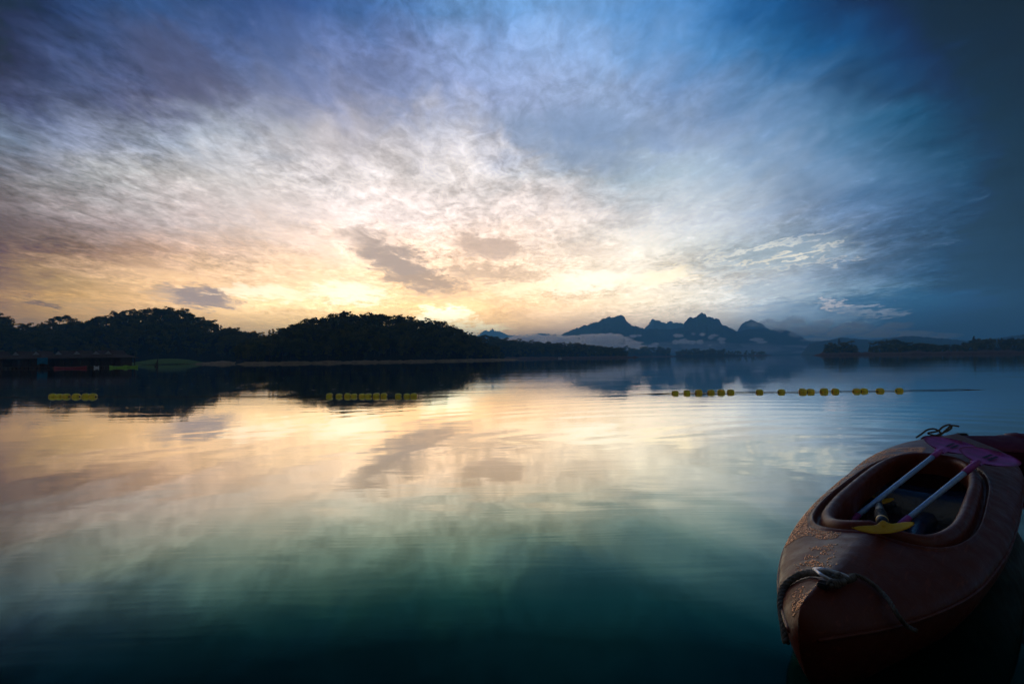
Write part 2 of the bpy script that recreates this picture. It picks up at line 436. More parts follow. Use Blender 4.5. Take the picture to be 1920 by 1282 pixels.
def bank(name, pts, m, wdt=7.0, h=0.9, seed=0):
    """bare sloping lake shore along a front line: pts = (px, distance)"""
    V_ = []; N_ = 160; prof = [(-0.45, -0.35), (0, -0.05), (0.05, .30), (0.3, .62), (0.7, .85), (1.2, 1.25)]
    for i in range(N_):
        px = pts[0][0] + (pts[-1][0] - pts[0][0]) * i / (N_ - 1)
        Dd = interp(pts, px); e = min(1, i / 6, (N_ - 1 - i) / 6)
        nz = noise.noise(Vector((px * 0.03, seed, 0))); n2_ = noise.noise(Vector((px * 0.15, seed + 5, 0)))
        for a, b in prof:
            Y = Dd + a * wdt * (1 + 0.5 * nz)
            x = at_y(px, horizon(px), Y).x
            V_.append((x, Y, b * h * (1 + 0.7 * nz + 0.4 * n2_) * (e if b > 0 else 1) - 0.02))
    o = obj(name, V_, [tuple(reversed(q)) for q in grid_faces(N_, len(prof))], m, smooth=True); tag(o, kind='structure'); return o
bank('shore', [(440,174),(500,172),(700,192),(800,209),(880,238),(975,300)], M_bank, 7, 0.7, 1)
bank('shore', [(180,232),(260,240),(330,232),(430,214),(505,205)], M_bank, 12, 0.8, 2)
bank('shore', [(940,430),(1060,478),(1182,505),(1200,520)], M_bankd, 14, 1.5, 3)
bank('shore', [(1522,468),(1560,455),(1626,435),(1700,405),(1850,385),(2060,375)], M_bankd, 14, 2.0, 4)
bank('shore', [(1130,1030),(1262,1000),(1450,960)], M_bankd, 20, 1.6, 5)
# the green mound on the left shore
V_ = []; nu, nv = 48, 16
for i in range(nu):
    px = 236 + (392 - 236) * i / (nu - 1); s = i / (nu - 1)
    for j in range(nv):
        t = j / (nv - 1); Y = 226 + 26 * t
        z = 2.5 * (math.sin(math.pi * s) ** 0.75) * (math.sin(math.pi * min(1, t * 0.62)) ** 0.8) * (1 + 0.08 * noise.noise(Vector((px * .05, t * 3, 0))))
        V_.append((at_y(px, horizon(px), Y).x, Y, z - 0.1 + 0.4 * math.sin(math.pi * s)))
tag(obj('grassy_mound', V_, [tuple(reversed(q)) for q in grid_faces(nu, nv)], M_grass, smooth=True), kind='structure')

# ---- karst mountains
def mountain(name, sk, Dc, depth, seed, m=M_rock, nv=56, step=1.5, rough=0.16):
    x0, x1 = sk[0][0], sk[-1][0]; nu = int((x1 - x0) / step) + 1; V_ = []
    for i in range(nu):
        px = x0 + (x1 - x0) * i / (nu - 1)
        jag = 1.6 * noise.noise(Vector((px * 0.11, seed, 0))) + 1.5 * noise.noise(Vector((px * 0.35, seed, 0))) + 1.3 * noise.noise(Vector((px * 0.9, seed + 3, 0)))
        top = at_y(px, interp(sk, px) + jag, Dc).z
        e = min(1.0, (px - x0) / 20 + 0.02, (x1 - px) / 20 + 0.02)
        for j in range(nv):
            t = 2.0 * j / (nv - 1) - 1.0
            Y = Dc + depth * t; x = at_y(px, horizon(px), Y).x
            a = 1 - abs(t)
            prof = (0.32 * min(1, a / 0.55) + 0.68 * min(1, max(0, (a - 0.42) / 0.50)) ** 0.6)   # skirt then steep face
            nz = noise.fractal(Vector((x * 0.006, Y * 0.006, seed)), 0.9, 2.1, 5)
            z = top * e * prof * (1 + rough * nz * (1 if abs(t) > 0.06 else 0))
            V_.append((x, Y, max(-1.0, z - 2 * (a < 0.01))))
    o = obj(name, V_, [tuple(reversed(q)) for q in grid_faces(nu, nv)], m, smooth=True); tag(o, kind='structure'); return o
mountain('mountain', [(1035,640),(1050,629),(1075,618),(1100,613),(1110,607),(1122,604),(1128,600),(1133,597),(1138,598),(1142,595),(1160,596),(1172,599),(1180,607),(1187,613),(1200,616),(1240,618),(1283,616),(1284,607),(1300,598),(1309,594),(1311,592),(1317,590),(1323,591),(1328,600),(1345,602),(1352,605),(1356,611),(1368,613),(1384,623),(1392,621),(1410,617),(1440,618),(1475,621),(1492,629),(1510,637),(1560,642),(1640,650),(1700,655)], 2700, 520, 1)
mountain('mountain', [(1170,640),(1205,622),(1217,612),(1221,606),(1228,602),(1236,602),(1243,606),(1251,611),(1258,606),(1266,605),(1280,606),(1300,620),(1360,630),(1384,620),(1391,609),(1399,604),(1408,602),(1420,605),(1432,609),(1445,620),(1500,640)], 4000, 500, 2)
mountain('mountain', [(860,640),(893,630),(905,626),(915,622),(925,621),(935,624),(948,628),(985,634),(1000,630),(1012,625),(1030,627),(1045,628),(1060,640),(1090,650)], 5200, 500, 3)
mountain('mountain', [(1500,648),(1540,640),(1580,634),(1640,638),(1700,630),(1760,634),(1810,640),(1870,634),(1940,626),(2060,624)], 1700, 330, 4)

# ------------------------------------------------------------------ haze and low cloud
def volume_mat(name, col, dens, aniso=0.0):
    m = bpy.data.materials.new(name); m.use_nodes = True; nt = m.node_tree; nt.nodes.clear(); q = G(nt)
    v = q.n('ShaderNodeVolumePrincipled'); v.inputs['Color'].default_value = (*col, 1); v.inputs['Density'].default_value = dens
    v.inputs['Anisotropy'].default_value = aniso
    o = q.n('ShaderNodeOutputMaterial'); nt.links.new(v.outputs[0], o.inputs['Volume'])
    return m
bm = bmesh.new(); box(bm, (0, 4100, 164), (19000, 9800, 330.0))
hz = bobj('haze', bm, volume_mat('haze_air', (0.19, 0.60, 1.0), 0.00042, 0.30)); tag(hz, kind='stuff', label='thin blue haze over the lake')

M_mist = volume_mat('mist_cloud', (1.0, 1.0, 1.0), 0.05, 0.7)
M_cap = volume_mat('thin_cloud', (1.0, 1.0, 1.0), 0.009, 0.7)
def mist(label, puffs, Y, seed, mm=None):
    """one bank of low cloud: overlapping lumpy lobes fused by remeshing"""
    bm = bmesh.new()
    for k, (px, py, rx, ry) in enumerate(puffs):
        c_ = at_y(px, py, Y + random.uniform(-.02, .02) * Y); sx = rx / F * Y; sz = ry / F * Y
        M_ = Matrix.Translation(c_) @ Matrix.Diagonal((sx, sx * 0.9, sz, 1))
        vs = bmesh.ops.create_icosphere(bm, subdivisions=4, radius=1, matrix=M_)['verts']
        for v in vs:
            d = v.co - c_; q_ = Vector((v.co.x / (sx * 0.55), v.co.y / (sx * 0.55), v.co.z / (sz * 0.9)))
            n_ = noise.fractal(q_ + Vector((seed * 7.1, k, 0)), 0.8, 2.1, 4)
            v.co = c_ + d * (1 + 0.42 * n_)
            if v.co.z < 1: v.co.z = 1
    o = bobj('mist_bank', bm, mm or M_mist); tag(o, label=label, kind='stuff'); 
    return o
mist('long white bank of mist lying behind the low wooded point', [(950,644,34,9),(985,642,40,12),(1020,640,40,13),(1052,641,34,12),(1085,640,30,12),(1112,638,26,12),(1140,638,28,13),(1165,641,24,9),(1185,643,18,4),(1075,650,70,8),(1140,652,60,7)], 1500, 1)
mist('small white cloud puffs in front of the mountains', [(1268,641,8,4),(1282,640,11,5),(1296,642,9,4),(1272,629,10,3.5),(1312,641,7,5),(1300,626,4,3),(1317,627,6,3.5),(1338,629,8,3),(1333,633,6,3),(1352,636,8,4),(1354,642,6,3),(1222,650,11,3.5),(1229,645,7,3),(1188,630,8,3),(1198,629,6,2.5),(1331,647,4,2),(1418,637,12,4),(1428,641,10,3)], 2000, 2)
mist('cloud cap drifting over the right mountain ridge', [(1412,608,14,5),(1436,606,20,7),(1465,611,26,10),(1490,604,20,12),(1515,619,32,12),(1545,606,18,10),(1560,624,36,11),(1600,615,30,13),(1640,624,40,10),(1680,612,26,9),(1700,627,40,8),(1755,630,36,6),(1530,636,26,4),(1560,639,20,3),(1498,629,16,4)], 2050, 3, M_cap)

M_veil = volume_mat('thin_veil', (1.0, 1.0, 1.0), 0.0016, 0.6)
mist('thin pale veil of mist lying along the foot of the distant mountains', [(1200,655,80,9),(1290,652,90,12),(1390,654,90,11),(1480,655,80,9),(1120,652,60,8)], 2050, 6, M_veil)

# ------------------------------------------------------------------ trees
def leaf_material(name, c1, c2):
    m = bpy.data.materials.new(name); m.use_nodes = True; nt = m.node_tree; nt.nodes.clear(); q = G(nt)
    oi = q.n('ShaderNodeObjectInfo'); pos = q.n('ShaderNodeNewGeometry').outputs['Position']
    n = q.noise(pos, 0.35, 4, 0.6); f = q.m('ADD', q.m('MULTIPLY', n, 0.7), q.m('MULTIPLY', oi.outputs['Random'], 0.4))
    c_ = q.mix(q.mr(f, 0.3, 0.8), c1, c2)
    d = q.n('ShaderNodeBsdfDiffuse'); q.put(d.inputs[0], c_)
    t = q.n('ShaderNodeBsdfTranslucent'); q.put(t.inputs[0], q.vm('MULTIPLY', c_, (1.5, 1.3, 0.5)))
    mx = q.n('ShaderNodeMixShader'); mx.inputs[0].default_value = 0.35; q.put(mx.inputs[1], d.outputs[0]); q.put(mx.inputs[2], t.outputs[0])
    o = q.n('ShaderNodeOutputMaterial'); q.put(o.inputs[0], mx.outputs[0]); return m
M_leaf = leaf_material('leaves', (0.075, 0.080, 0.014), (0.21, 0.18, 0.038))
M_bark = mat('bark', (0.09, 0.07, 0.05), 0.9, 0.1, scale=1.0)

def make_crown(rng, lobes, leaf=0.55, per=70):
    V_, F_ = [], []
    for (c_, r) in lobes:
        for _ in range(per):
            d = Vector((rng.gauss(0, 1), rng.gauss(0, 1), rng.gauss(0, 1))).normalized()
            rad = rng.uniform(0.45, 1.08) ** 0.6
            p = Vector(c_) + Vector((d.x * r[0], d.y * r[0], d.z * r[1])) * rad
            nrm = (d + Vector((rng.uniform(-.8, .8), rng.uniform(-.8, .8), rng.uniform(-.5, .9)))).normalized()
            a = nrm.orthogonal().normalized(); a = Matrix.Rotation(rng.uniform(0, 6.28), 3, nrm) @ a; b = nrm.cross(a)
            s = leaf * rng.uniform(0.6, 1.25); k = len(V_)
            V_ += [p + a * s * .55, p + b * s * .5, p - a * s * .55, p - b * s * .42]; F_.append((k, k + 1, k + 2, k + 3))
    return V_, F_
def make_trunk(h, r, limbs, rng):
    path = [(0, 0, -0.8), (0.05 * h * rng.uniform(-1, 1), 0, h * 0.3), (0.04 * h * rng.uniform(-1, 1), 0.03 * h, h * 0.62), (0, 0, h * 0.9)]
    P = catmull(path, 4); parts = [tube(P, [r * (1 - 0.75 * i / (len(P) - 1)) for i in range(len(P))], 6)]
    for l in limbs:
        base = Vector((0, 0, h * rng.uniform(0.45, 0.7))); e = Vector(l)
        mid = base.lerp(e, 0.5) + Vector((0, 0, -0.25))
        parts.append(tube([base, mid, e], [r * .45, r * .3, r * .12], 5))
    return join_vf(parts)
TREE = []
def tree_kind(kind, seed):
    rng = random.Random(seed)
    if kind == 'umbrella':
        H = 12; lobes = []
        for k in range(9):
            a = k * 2.4; rr_ = rng.uniform(1.0, 3.7)
            lobes.append(((rr_ * math.cos(a), rr_ * math.sin(a), rng.uniform(8.8, 11.2)), (rng.uniform(1.1, 1.7), rng.uniform(.6, .95))))
    elif kind == 'round':
        H = 10; lobes = [((0, 0, 6.2), (2.0, 2.2))]
        for k in range(9):
            a = k * 2.4; rr_ = rng.uniform(1.0, 2.2)
            lobes.append(((rr_ * math.cos(a), rr_ * math.sin(a), rng.uniform(4.2, 8.8)), (rng.uniform(1.0, 1.6), rng.uniform(.9, 1.3))))
    elif kind == 'tall':
        H = 13; lobes = []
        for k in range(9):
            t = k / 8; a = k * 2.4; rr_ = 1.4 * (1 - t) + 0.2
            lobes.append(((rr_ * math.cos(a), rr_ * math.sin(a), 4.5 + 8 * t), (1.5 - 0.8 * t, 1.1 - .2 * t)))
    elif kind == 'open':
        H = 13; lobes = []
        for k in range(8):
            a = k * 2.4 + 1; rr_ = rng.uniform(0.8, 2.8)
            lobes.append(((rr_ * math.cos(a), rr_ * math.sin(a), rng.uniform(6.5, 12)), (rng.uniform(.9, 1.35), rng.uniform(.6, .9))))
    else:   # bushy edge tree, leafy to the ground
        H = 7; lobes = []
        for k in range(9):
            a = k * 2.4; rr_ = rng.uniform(0.6, 1.9)
            lobes.append(((rr_ * math.cos(a), rr_ * math.sin(a), rng.uniform(1.2, 5.8)), (rng.uniform(1.0, 1.5), rng.uniform(.9, 1.2))))
    cv, cf = make_crown(rng, lobes)
    tv, tf = make_trunk(H, 0.24, [l[0] for l in lobes[::2]], rng)
    cm = mesh_from(cv, cf, kind + '_crown'); cm.materials.append(M_leaf)
    tm = mesh_from(tv, tf, kind + '_trunk'); tm.materials.append(M_bark)
    jv, jf = join_vf([(cv, cf), (tv, tf)]); jm = mesh_from(jv, jf, kind + '_whole'); jm.materials.append(M_leaf); jm.materials.append(M_bark)
    mi = [0] * len(cf) + [1] * len(tf); jm.polygons.foreach_set('material_index', mi)
    return dict(kind=kind, H=H, crown=cm, trunk=tm, whole=jm)
for kd in ('umbrella', 'round', 'tall', 'open', 'bushy'):
    TREE.append([tree_kind(kd, 11), tree_kind(kd, 23)])
KI = {'umbrella': 0, 'round': 1, 'tall': 2, 'open': 3, 'bushy': 4}
NAMES = {'umbrella': 'umbrella_tree', 'round': 'rainforest_tree', 'tall': 'tall_tree', 'open': 'open_crowned_tree', 'bushy': 'bushy_tree'}
n_trees = 0
def place_tree(kind, loc, height, label, group=None, rng=random):
    global n_trees
    k = TREE[KI[kind]][rng.randrange(2)]; s = height / k['H']
    r = empty(NAMES[kind], loc, rng.uniform(0, 6.28)); r.scale = (s * rng.uniform(.9, 1.15), s * rng.uniform(.9, 1.15), s)
    tag(r, label, 'tree', group)
    for nm in ('crown', 'trunk'):
        o = bpy.data.objects.new(nm, k[nm]); COL.objects.link(o); o.parent = r
    n_trees += 1; return r

def ridge_tree(hill, px, top_py, kind, label, group=None, t=0.97):
    """stand a tree on the crest so that its top reaches the photographed skyline"""
    p = hill.point(px, t); top = at_y(px, top_py, p.y).z
    return place_tree(kind, p - Vector((0, 0, .3)), max(2.5, top - p.z), label, group)

def forest(name, hill, n, label, hmin, hmax, t0=0.03, t1=1.15, seed=0, x0=None, x1=None):
    """the massed wood on a hill: points carrying instances of the whole trees"""
    rng = random.Random(seed); pts, sc_, rt = [], [], []
    x0 = x0 or hill.x0 + 6; x1 = x1 or hill.x1 - 6
    for i in range(n):
        px = rng.uniform(x0, x1); t = rng.uniform(t0, t1)
        p = hill.point(px, t); 
        if p.z < 0.6: continue
        pts.append(p - Vector((0, 0, .4))); sc_.append(rng.uniform(hmin, hmax) / 10 * (1 - .45 * max(0, min(1, (t - .75) / .2)))); rt.append(rng.uniform(0, 6.28))
    me = bpy.data.meshes.new(name); me.from_pydata([tuple(p) for p in pts], [], [])
    a = me.attributes.new('sc', 'FLOAT', 'POINT'); a.data.foreach_set('value', sc_)
    a = me.attributes.new('rt', 'FLOAT', 'POINT'); a.data.foreach_set('value', rt)
    o = link(name, me); tag(o, label=label, kind='stuff', cat='forest')
    ng = bpy.data.node_groups.new('forest_instances', 'GeometryNodeTree')
    ng.interface.new_socket('Geometry', in_out='INPUT', socket_type='NodeSocketGeometry')
    ng.interface.new_socket('Geometry', in_out='OUTPUT', socket_type='NodeSocketGeometry')
    L_ = ng.links.new; gi = ng.nodes.new('NodeGroupInput'); go = ng.nodes.new('NodeGroupOutput')
    jn = ng.nodes.new('GeometryNodeJoinGeometry')
    for pr in PROTO:
        oi = ng.nodes.new('GeometryNodeObjectInfo'); oi.inputs['Object'].default_value = pr; oi.inputs['As Instance'].default_value = True
        L_(oi.outputs['Geometry'], jn.inputs[0])
    ip = ng.nodes.new('GeometryNodeInstanceOnPoints'); ip.inputs['Pick Instance'].default_value = True
    L_(gi.outputs[0], ip.inputs['Points']); L_(jn.outputs[0], ip.inputs['Instance'])
    def attr(nm):
        nd = ng.nodes.new('GeometryNodeInputNamedAttribute'); nd.data_type = 'FLOAT'; nd.inputs['Name'].default_value = nm; return nd.outputs['Attribute']
    cx = ng.nodes.new('ShaderNodeCombineXYZ'); L_(attr('rt'), cx.inputs[2])
    L_(cx.outputs[0], ip.inputs['Rotation']); L_(attr('sc'), ip.inputs['Scale'])
    L_(ip.outputs[0], go.inputs[0])
    md = o.modifiers.new('instances', 'NODES'); md.node_group = ng
    return o

# five single trees that also lend their shape to the massed wood
rngp = random.Random(5)
PROTO = []
def proto_tree(kind, idx, px, t, hill, hh, label):
    k = TREE[KI[kind]][idx]; p = hill.point(px, t)
    o = bpy.data.objects.new(NAMES[kind], k['whole']); COL.objects.link(o)
    o.location = p - Vector((0, 0, .3)); s = hh / k['H']; o.scale = (s, s, s); tag(o, label, 'tree')
    PROTO.append(o)
proto_tree('round', 0, 470, 0.12, hill_mid, 7, 'round dark tree at the left end of the middle hill, just above the shore')
proto_tree('round', 1, 925, 0.25, hill_mid, 6, 'round tree low on the right tip of the middle hill')
proto_tree('umbrella', 0, 610, 0.1, hill_mid, 9, 'spreading tree at the water edge under the left slope of the middle hill')
proto_tree('open', 0, 700, 0.1, hill_mid, 9, 'open crowned tree above the pale shore below the middle hill summit')
proto_tree('bushy', 0, 838, 0.06, hill_mid, 5, 'low bushy tree on the small brown point under the middle hill')
forest('forest', hill_left, 1500, 'dark forest covering the left hill', 5.0, 7.6, t1=.97, seed=1)
forest('forest', hill_mid, 1300, 'olive brown forest covering the middle hill', 3.8, 6.2, t1=.97, seed=2)
forest('forest', hill_low, 900, 'dark forest on the low wooded point right of the middle hill', 5.5, 8.5, seed=3)
forest('forest', hill_isl, 130, 'black thicket filling the small wooded headland at right', 3.5, 5.0, seed=4, x1=1608)
forest('forest', hill_rt, 700, 'black forest along the right shore', 4.0, 6.3, seed=5)
forest('forest', hill_f1, 260, 'hazy blue wood on the far shore left of the mountains', 7.0, 13, seed=6)
forest('forest', hill_f2, 260, 'hazy dark wood on the far shore below the mountains', 4.0, 9, seed=7)

# skyline trees, each on its own
_o = ['first','second','third','fourth','fifth','sixth','seventh','eighth','ninth','tenth','eleventh','twelfth','thirteenth','fourteenth','fifteenth','sixteenth','seventeenth','eighteenth','nineteenth']
_t = ['twent','thirt','fort','fift']
def ordinal(i):
    if i < 19: return _o[i]
    a, b_ = divmod(i + 1, 10)
    return _t[a - 2] + ('ieth' if b_ == 0 else 'y ' + _o[b_ - 1])
LOOK = {'umbrella': 'spreading umbrella crown', 'round': 'dense round crown', 'tall': 'narrow tall crown', 'open': 'open see-through crown', 'bushy': 'low bushy crown'}
SKY_LEFT = [(2,590,'round'),(16,594,'round'),(30,612,'bushy'),(37,604,'open'),(46,603,'umbrella'),(55,608,'round'),(66,606,'round'),(77,604,'tall'),(90,596,'open'),(100,594,'umbrella'),(113,590,'umbrella'),(124,590,'umbrella'),(134,596,'open'),(143,597,'round'),(152,600,'round'),(166,598,'round'),(178,592,'round'),(188,590,'round'),(198,592,'bushy'),(210,590,'round'),(222,588,'round'),(234,588,'bushy'),(242,580,'umbrella'),(250,581,'umbrella'),(262,582,'open'),(272,577,'umbrella'),(280,578,'open'),(288,580,'umbrella'),(298,579,'open'),(308,578,'round'),(318,576,'umbrella'),(328,578,'round'),(338,579,'umbrella'),(347,577,'umbrella'),(354,583,'round'),(364,590,'round'),(376,594,'round'),(388,602,'bushy'),(395,598,'umbrella'),(404,603,'round'),(414,609,'tall'),(424,611,'round'),(434,614,'round'),(446,617,'round'),(458,620,'round'),(470,622,'round'),(478,620,'tall'),(488,620,'open')]
for i, (px, py, kd) in enumerate(SKY_LEFT):
    lb, gp = f'tree with {LOOK[kd]}, {ordinal(i)} from the left on the left hill crest', 'trees along the crest of the left hill'
    if px == 113: lb = 'wide spreading tree at the left end of the dip, above the raft houses'
    if px == 395: lb = 'umbrella crowned tree alone on the right slope of the left hill'
    if px == 2: lb = 'dark tree at the very left edge of the skyline'
    if px == 347: lb = 'flat topped tree at the right end of the left hill summit'
    ridge_tree(hill_left, px, py, kd, lb, gp)
SKY_MID = [(505,618,'tall'),(512,616,'tall'),(520,624,'round'),(530,618,'round'),(542,620,'round'),(550,612,'round'),(558,606,'tall'),(566,612,'round'),(576,602,'open'),(588,603,'tall'),(594,597,'tall'),(603,600,'round'),(612,598,'round'),(618,595,'tall'),(626,598,'round'),(634,590,'tall'),(641,585,'umbrella'),(650,590,'round'),(658,590,'round'),(668,590,'round'),(680,586,'umbrella'),(688,588,'round'),(700,589,'umbrella'),(712,588,'round'),(722,591,'round'),(732,596,'round'),(742,596,'round'),(754,598,'round'),(766,599,'round'),(776,600,'open'),(786,602,'open'),(796,607,'bushy'),(806,606,'bushy'),(818,599,'umbrella'),(825,600,'open'),(832,601,'umbrella'),(842,608,'round'),(852,613,'umbrella'),(862,616,'round'),(872,622,'bushy'),(884,626,'bushy'),(896,632,'bushy'),(908,638,'bushy'),(920,645,'bushy'),(932,652,'bushy'),(942,659,'bushy')]
for i, (px, py, kd) in enumerate(SKY_MID):
    lb, gp = f'tree with {LOOK[kd]}, {ordinal(i)} from the left on the middle hill crest', 'trees along the crest of the middle hill'
    if px == 641: lb = 'tree crowning the summit of the middle hill'
    if px == 594: lb = 'slim tree standing clear on the left shoulder of the middle hill'
    if px == 825: lb = 'glowing open crowned tree right beside the sunrise on the middle hill'
    if px == 852: lb = 'small flat crowned tree just right of the sunrise glow'
    ridge_tree(hill_mid, px, py, kd, lb, gp)
for i in range(46):
    px = 893 + i * 6.1 + random.uniform(-2, 2)
    ridge_tree(hill_low, px, interp([(890,630),(905,633),(950,638),(1000,641),(1050,643),(1085,643),(1100,648),(1140,652),(1155,655),(1172,660)], px) + random.uniform(-3, 3), random.choice(['round', 'tall', 'umbrella', 'open', 'round']),
               f'{ordinal(i)} dark tree from the left on the low wooded point before the mist', 'trees on the low wooded point')
ISL = [(1551,644,'round'),(1558,640,'round'),(1566,642,'round'),(1574,634,'tall'),(1580,640,'round'),(1588,640,'round'),(1597,637,'umbrella'),(1603,645,'round'),(1608,652,'bushy')]
for i, (px, py, kd) in enumerate(ISL):
    lb, gp = f'black tree, {ordinal(i)} from the left on the small wooded headland at right', 'trees on the small headland'
    if px == 1574: lb = 'tallest pointed tree on the small headland at right'
    if px == 1597: lb = 'flat topped tree at the right end of the small headland'
    ridge_tree(hill_isl, px, py, kd, lb, gp)
for i in range(44):
    px = 1632 + i * 7.5 + random.uniform(-2, 2)
    py = interp([(1625,652),(1640,638),(1665,634),(1685,636),(1705,641),(1730,640),(1760,645),(1790,648),(1812,640),(1826,631),(1845,634),(1900,633),(1960,632)], px) + random.uniform(-1.5, 2)
    ridge_tree(hill_rt, px, py, random.choice(['round', 'round', 'umbrella', 'tall']), f'{ordinal(i)} black tree from the left along the right shore', 'trees along the right shore')
for i in range(16):
    px = 1290 + i * 3.7
    ridge_tree(hill_f2, px, 657 + random.uniform(-1.2, 2.5), random.choice(['round', 'tall', 'open']), 'hazy blue tree in the clump on the far shore', 'trees of the far clump', t=0.3)
# edge trees above the pale shore (nearest, show largest)
for i in range(80):
    px = 466 + i * 5.9 + random.uniform(-2, 2)
    p = hill_mid.point(px, random.uniform(0.05, 0.16))
    place_tree(random.choice(['round', 'round', 'tall', 'open', 'bushy']), p - Vector((0, 0, .3)), random.uniform(5, 8.5), 'tree in the front row above the shore of the middle hill', 'front row of trees on the middle hill')

# ------------------------------------------------------------------ raft houses on the left
M_thatch = mat('thatch', (0.10, 0.07, 0.055), 0.9, 0.1, scale=6)
M_bamboo = mat('bamboo_wall', (0.095, 0.055, 0.034), 0.7, 0.3, scale=5)
M_pale = mat('pale_gable', (0.28, 0.30, 0.36), 0.7, 0.3)
M_dark = mat('dark_opening', (0.01, 0.01, 0.01), 0.9, 0.1)
M_deckw = mat('deck_boards', (0.12, 0.08, 0.05), 0.8, 0.2)
def raft_house():
    W_, Dp = 4.4, 5.0
    r = empty('raft_house')
    bm = bmesh.new()
    for k in range(5): box(bm, (-1.8 + .9 * k, 0, 0.0), (0.5, Dp + 1.4, 0.34))
    bobj('pontoon', bm, M_bamboo, r)
    bm = bmesh.new()
    for k in range(9): box(bm, (-W_ / 2 + .26 + k * .49, 0, 0.24), (0.47, Dp + 1.6, 0.08))
    bobj('deck', bm, M_deckw, r)
    bm = bmesh.new(); y0 = -0.9
    box(bm, (0, 2.2, 1.2), (3.8, .08, 1.85)); box(bm, (-1.86, .65, 1.2), (.08, 3.0, 1.85)); box(bm, (1.86, .65, 1.2), (.08, 3.0, 1.85))
    box(bm, (-1.25, y0, 1.2), (1.2, .08, 1.85)); box(bm, (1.25, y0, 1.2), (1.2, .08, 1.85)); box(bm, (0, y0, 1.98), (1.3, .08, .29))
    bobj('wall', bm, M_bamboo, r)
    bm = bmesh.new(); box(bm, (-0.30, y0 + .02, 1.05), (.6, .05, 1.56)); d = bobj('door', bm, M_deckw, r)
    bm = bmesh.new(); box(bm, (-0.08, y0 - .03, 1.0), (.04, .06, .12)); bobj('handle', bm, M_pale, d)
    for s in (-1, 1):
        for yy in (-2.9, 2.9):
            bm = bmesh.new(); box(bm, (s * 2.0, yy, 1.2), (.13, .13, 1.9)); bobj('post', bm, M_bamboo, r)
    for zz in (0.75, 1.1):
        bm = bmesh.new(); box(bm, (-1.1, -2.9, zz), (1.7, .06, .06)); bobj('railing', bm, M_bamboo, r)
    # hip roof with a pale gablet facing the lake
    e = 2.55; z0, z1 = 2.1, 3.1
    V_ = [(-e, -3.6, z0), (e, -3.6, z0), (e, 3.4, z0), (-e, 3.4, z0), (-.95, -1.9, z1 - .25), (.95, -1.9, z1 - .25), (.95, 1.9, z1 - .25), (-.95, 1.9, z1 - .25), (0, -2.0, 3.75), (0, 2.0, 3.75)]
    V2 = [(x, y, z - .12) for x, y, z in V_[:4]]
    F_ = [(0, 1, 5, 4), (2, 3, 7, 6), (1, 2, 6, 5), (3, 0, 4, 7), (5, 6, 9, 8), (7, 4, 8, 9), (6, 7, 9), (4, 5, 8)]
    k = len(V_); F_ += [(1, 0, k, k + 1), (2, 1, k + 1, k + 2), (3, 2, k + 2, k + 3), (0, 3, k + 3, k)] + [(k + 3, k + 2, k + 1, k)]
    rf = obj('roof', V_ + V2, F_, M_thatch, r)
    obj('gable', [(-.8, -1.96, 2.88), (.8, -1.96, 2.88), (0, -2.05, 3.62), (-.8, -1.92, 2.88), (.8, -1.92, 2.88), (0, -1.98, 3.62)], [(0, 1, 2), (5, 4, 3), (0, 3, 4, 1), (1, 4, 5, 2), (2, 5, 3, 0)], M_pale, rf)
    return r
h0 = raft_house()
HX = [-2, 39, 82, 119, 158, 187, 217]
HL = ['raft house at the far left edge of the row, cut by the frame', 'second raft house from the left edge with a dim gable', 'raft house behind the blue cloth, with a pale pointed gable', 'raft house behind the red canoe, left of the row centre',
      'raft house right of the red canoe with a broad lit gable', 'raft house next to last at the right of the row', 'raft house at the right end of the row, beside the green canoes']
for i, px in enumerate(HX):
    h = h0 if i == 0 else copy_tree(h0)
    p = at_y(px, horizon(px), 114)
    h.location = (p.x, 114 + (i % 2) * 0.8, 0.1); h.rotation_euler = (0, 0, R(-4 + 3 * (i % 3)))
    tag(h, HL[i], 'house', 'raft houses in a row at the left')

def canoe(name, L_, W_, m, loc, rz, label, cat='canoe'):
    nu, nv = 22, 9; V_ = []
    for i in range(nu):
        s = i / (nu - 1); x = (s - .5) * L_; ww = W_ / 2 * max(0.02, math.sin(math.pi * s)) ** 0.6; zz = .28 + .22 * abs(2 * s - 1) ** 3
        for j in range(nv):
            a = math.pi * j / (nv - 1); V_.append((x, -ww * math.cos(a), zz - (zz + .08) * math.sin(a) ** .6))
        
    F_ = grid_faces(nu, nv)
    k = len(V_)
    for i in range(nu):      # inner skin
        for j in range(nv):
            v = V_[i * nv + j]; V_.append((v[0] * .97, v[1] * .9, v[2] + .03))
    F_ += [tuple(k + q for q in reversed(f)) for f in grid_faces(nu, nv)]
    for i in range(nu - 1):
        for j in (0, nv - 1): F_.append((i * nv + j, (i + 1) * nv + j, k + (i + 1) * nv + j, k + i * nv + j))
    r = empty(name, loc, rz); obj('hull', V_, F_, m, r, True)
    for sx in (-.22, .22):
        bm = bmesh.new(); box(bm, (sx * L_, 0, .24), (.28, W_ * .8, .05)); bobj('seat', bm, M_deckw, r)
    tag(r, label, cat); return r
M_green = mat('green_plastic', (0.28, 0.55, 0.04), 0.35, 0.5)
M_redp = mat('red_plastic', (0.30, 0.02, 0.03), 0.35, 0.5)
M_white = mat('white_plastic', (0.75, 0.76, 0.78), 0.4, 0.5)
M_blue = mat('blue_cloth', (0.02, 0.16, 0.30), 0.8, 0.2)
def flo(px, D_): return (at_y(px, horizon(px), D_).x, D_, 0)
canoe('green_canoe', 3.6, .75, M_green, flo(222, 107), R(2), 'green canoe afloat in front of the last raft house, left of the pair')
canoe('green_canoe', 3.0, .75, M_green, flo(246, 108), R(-3), 'green canoe afloat nearest the stump, right of the pair')
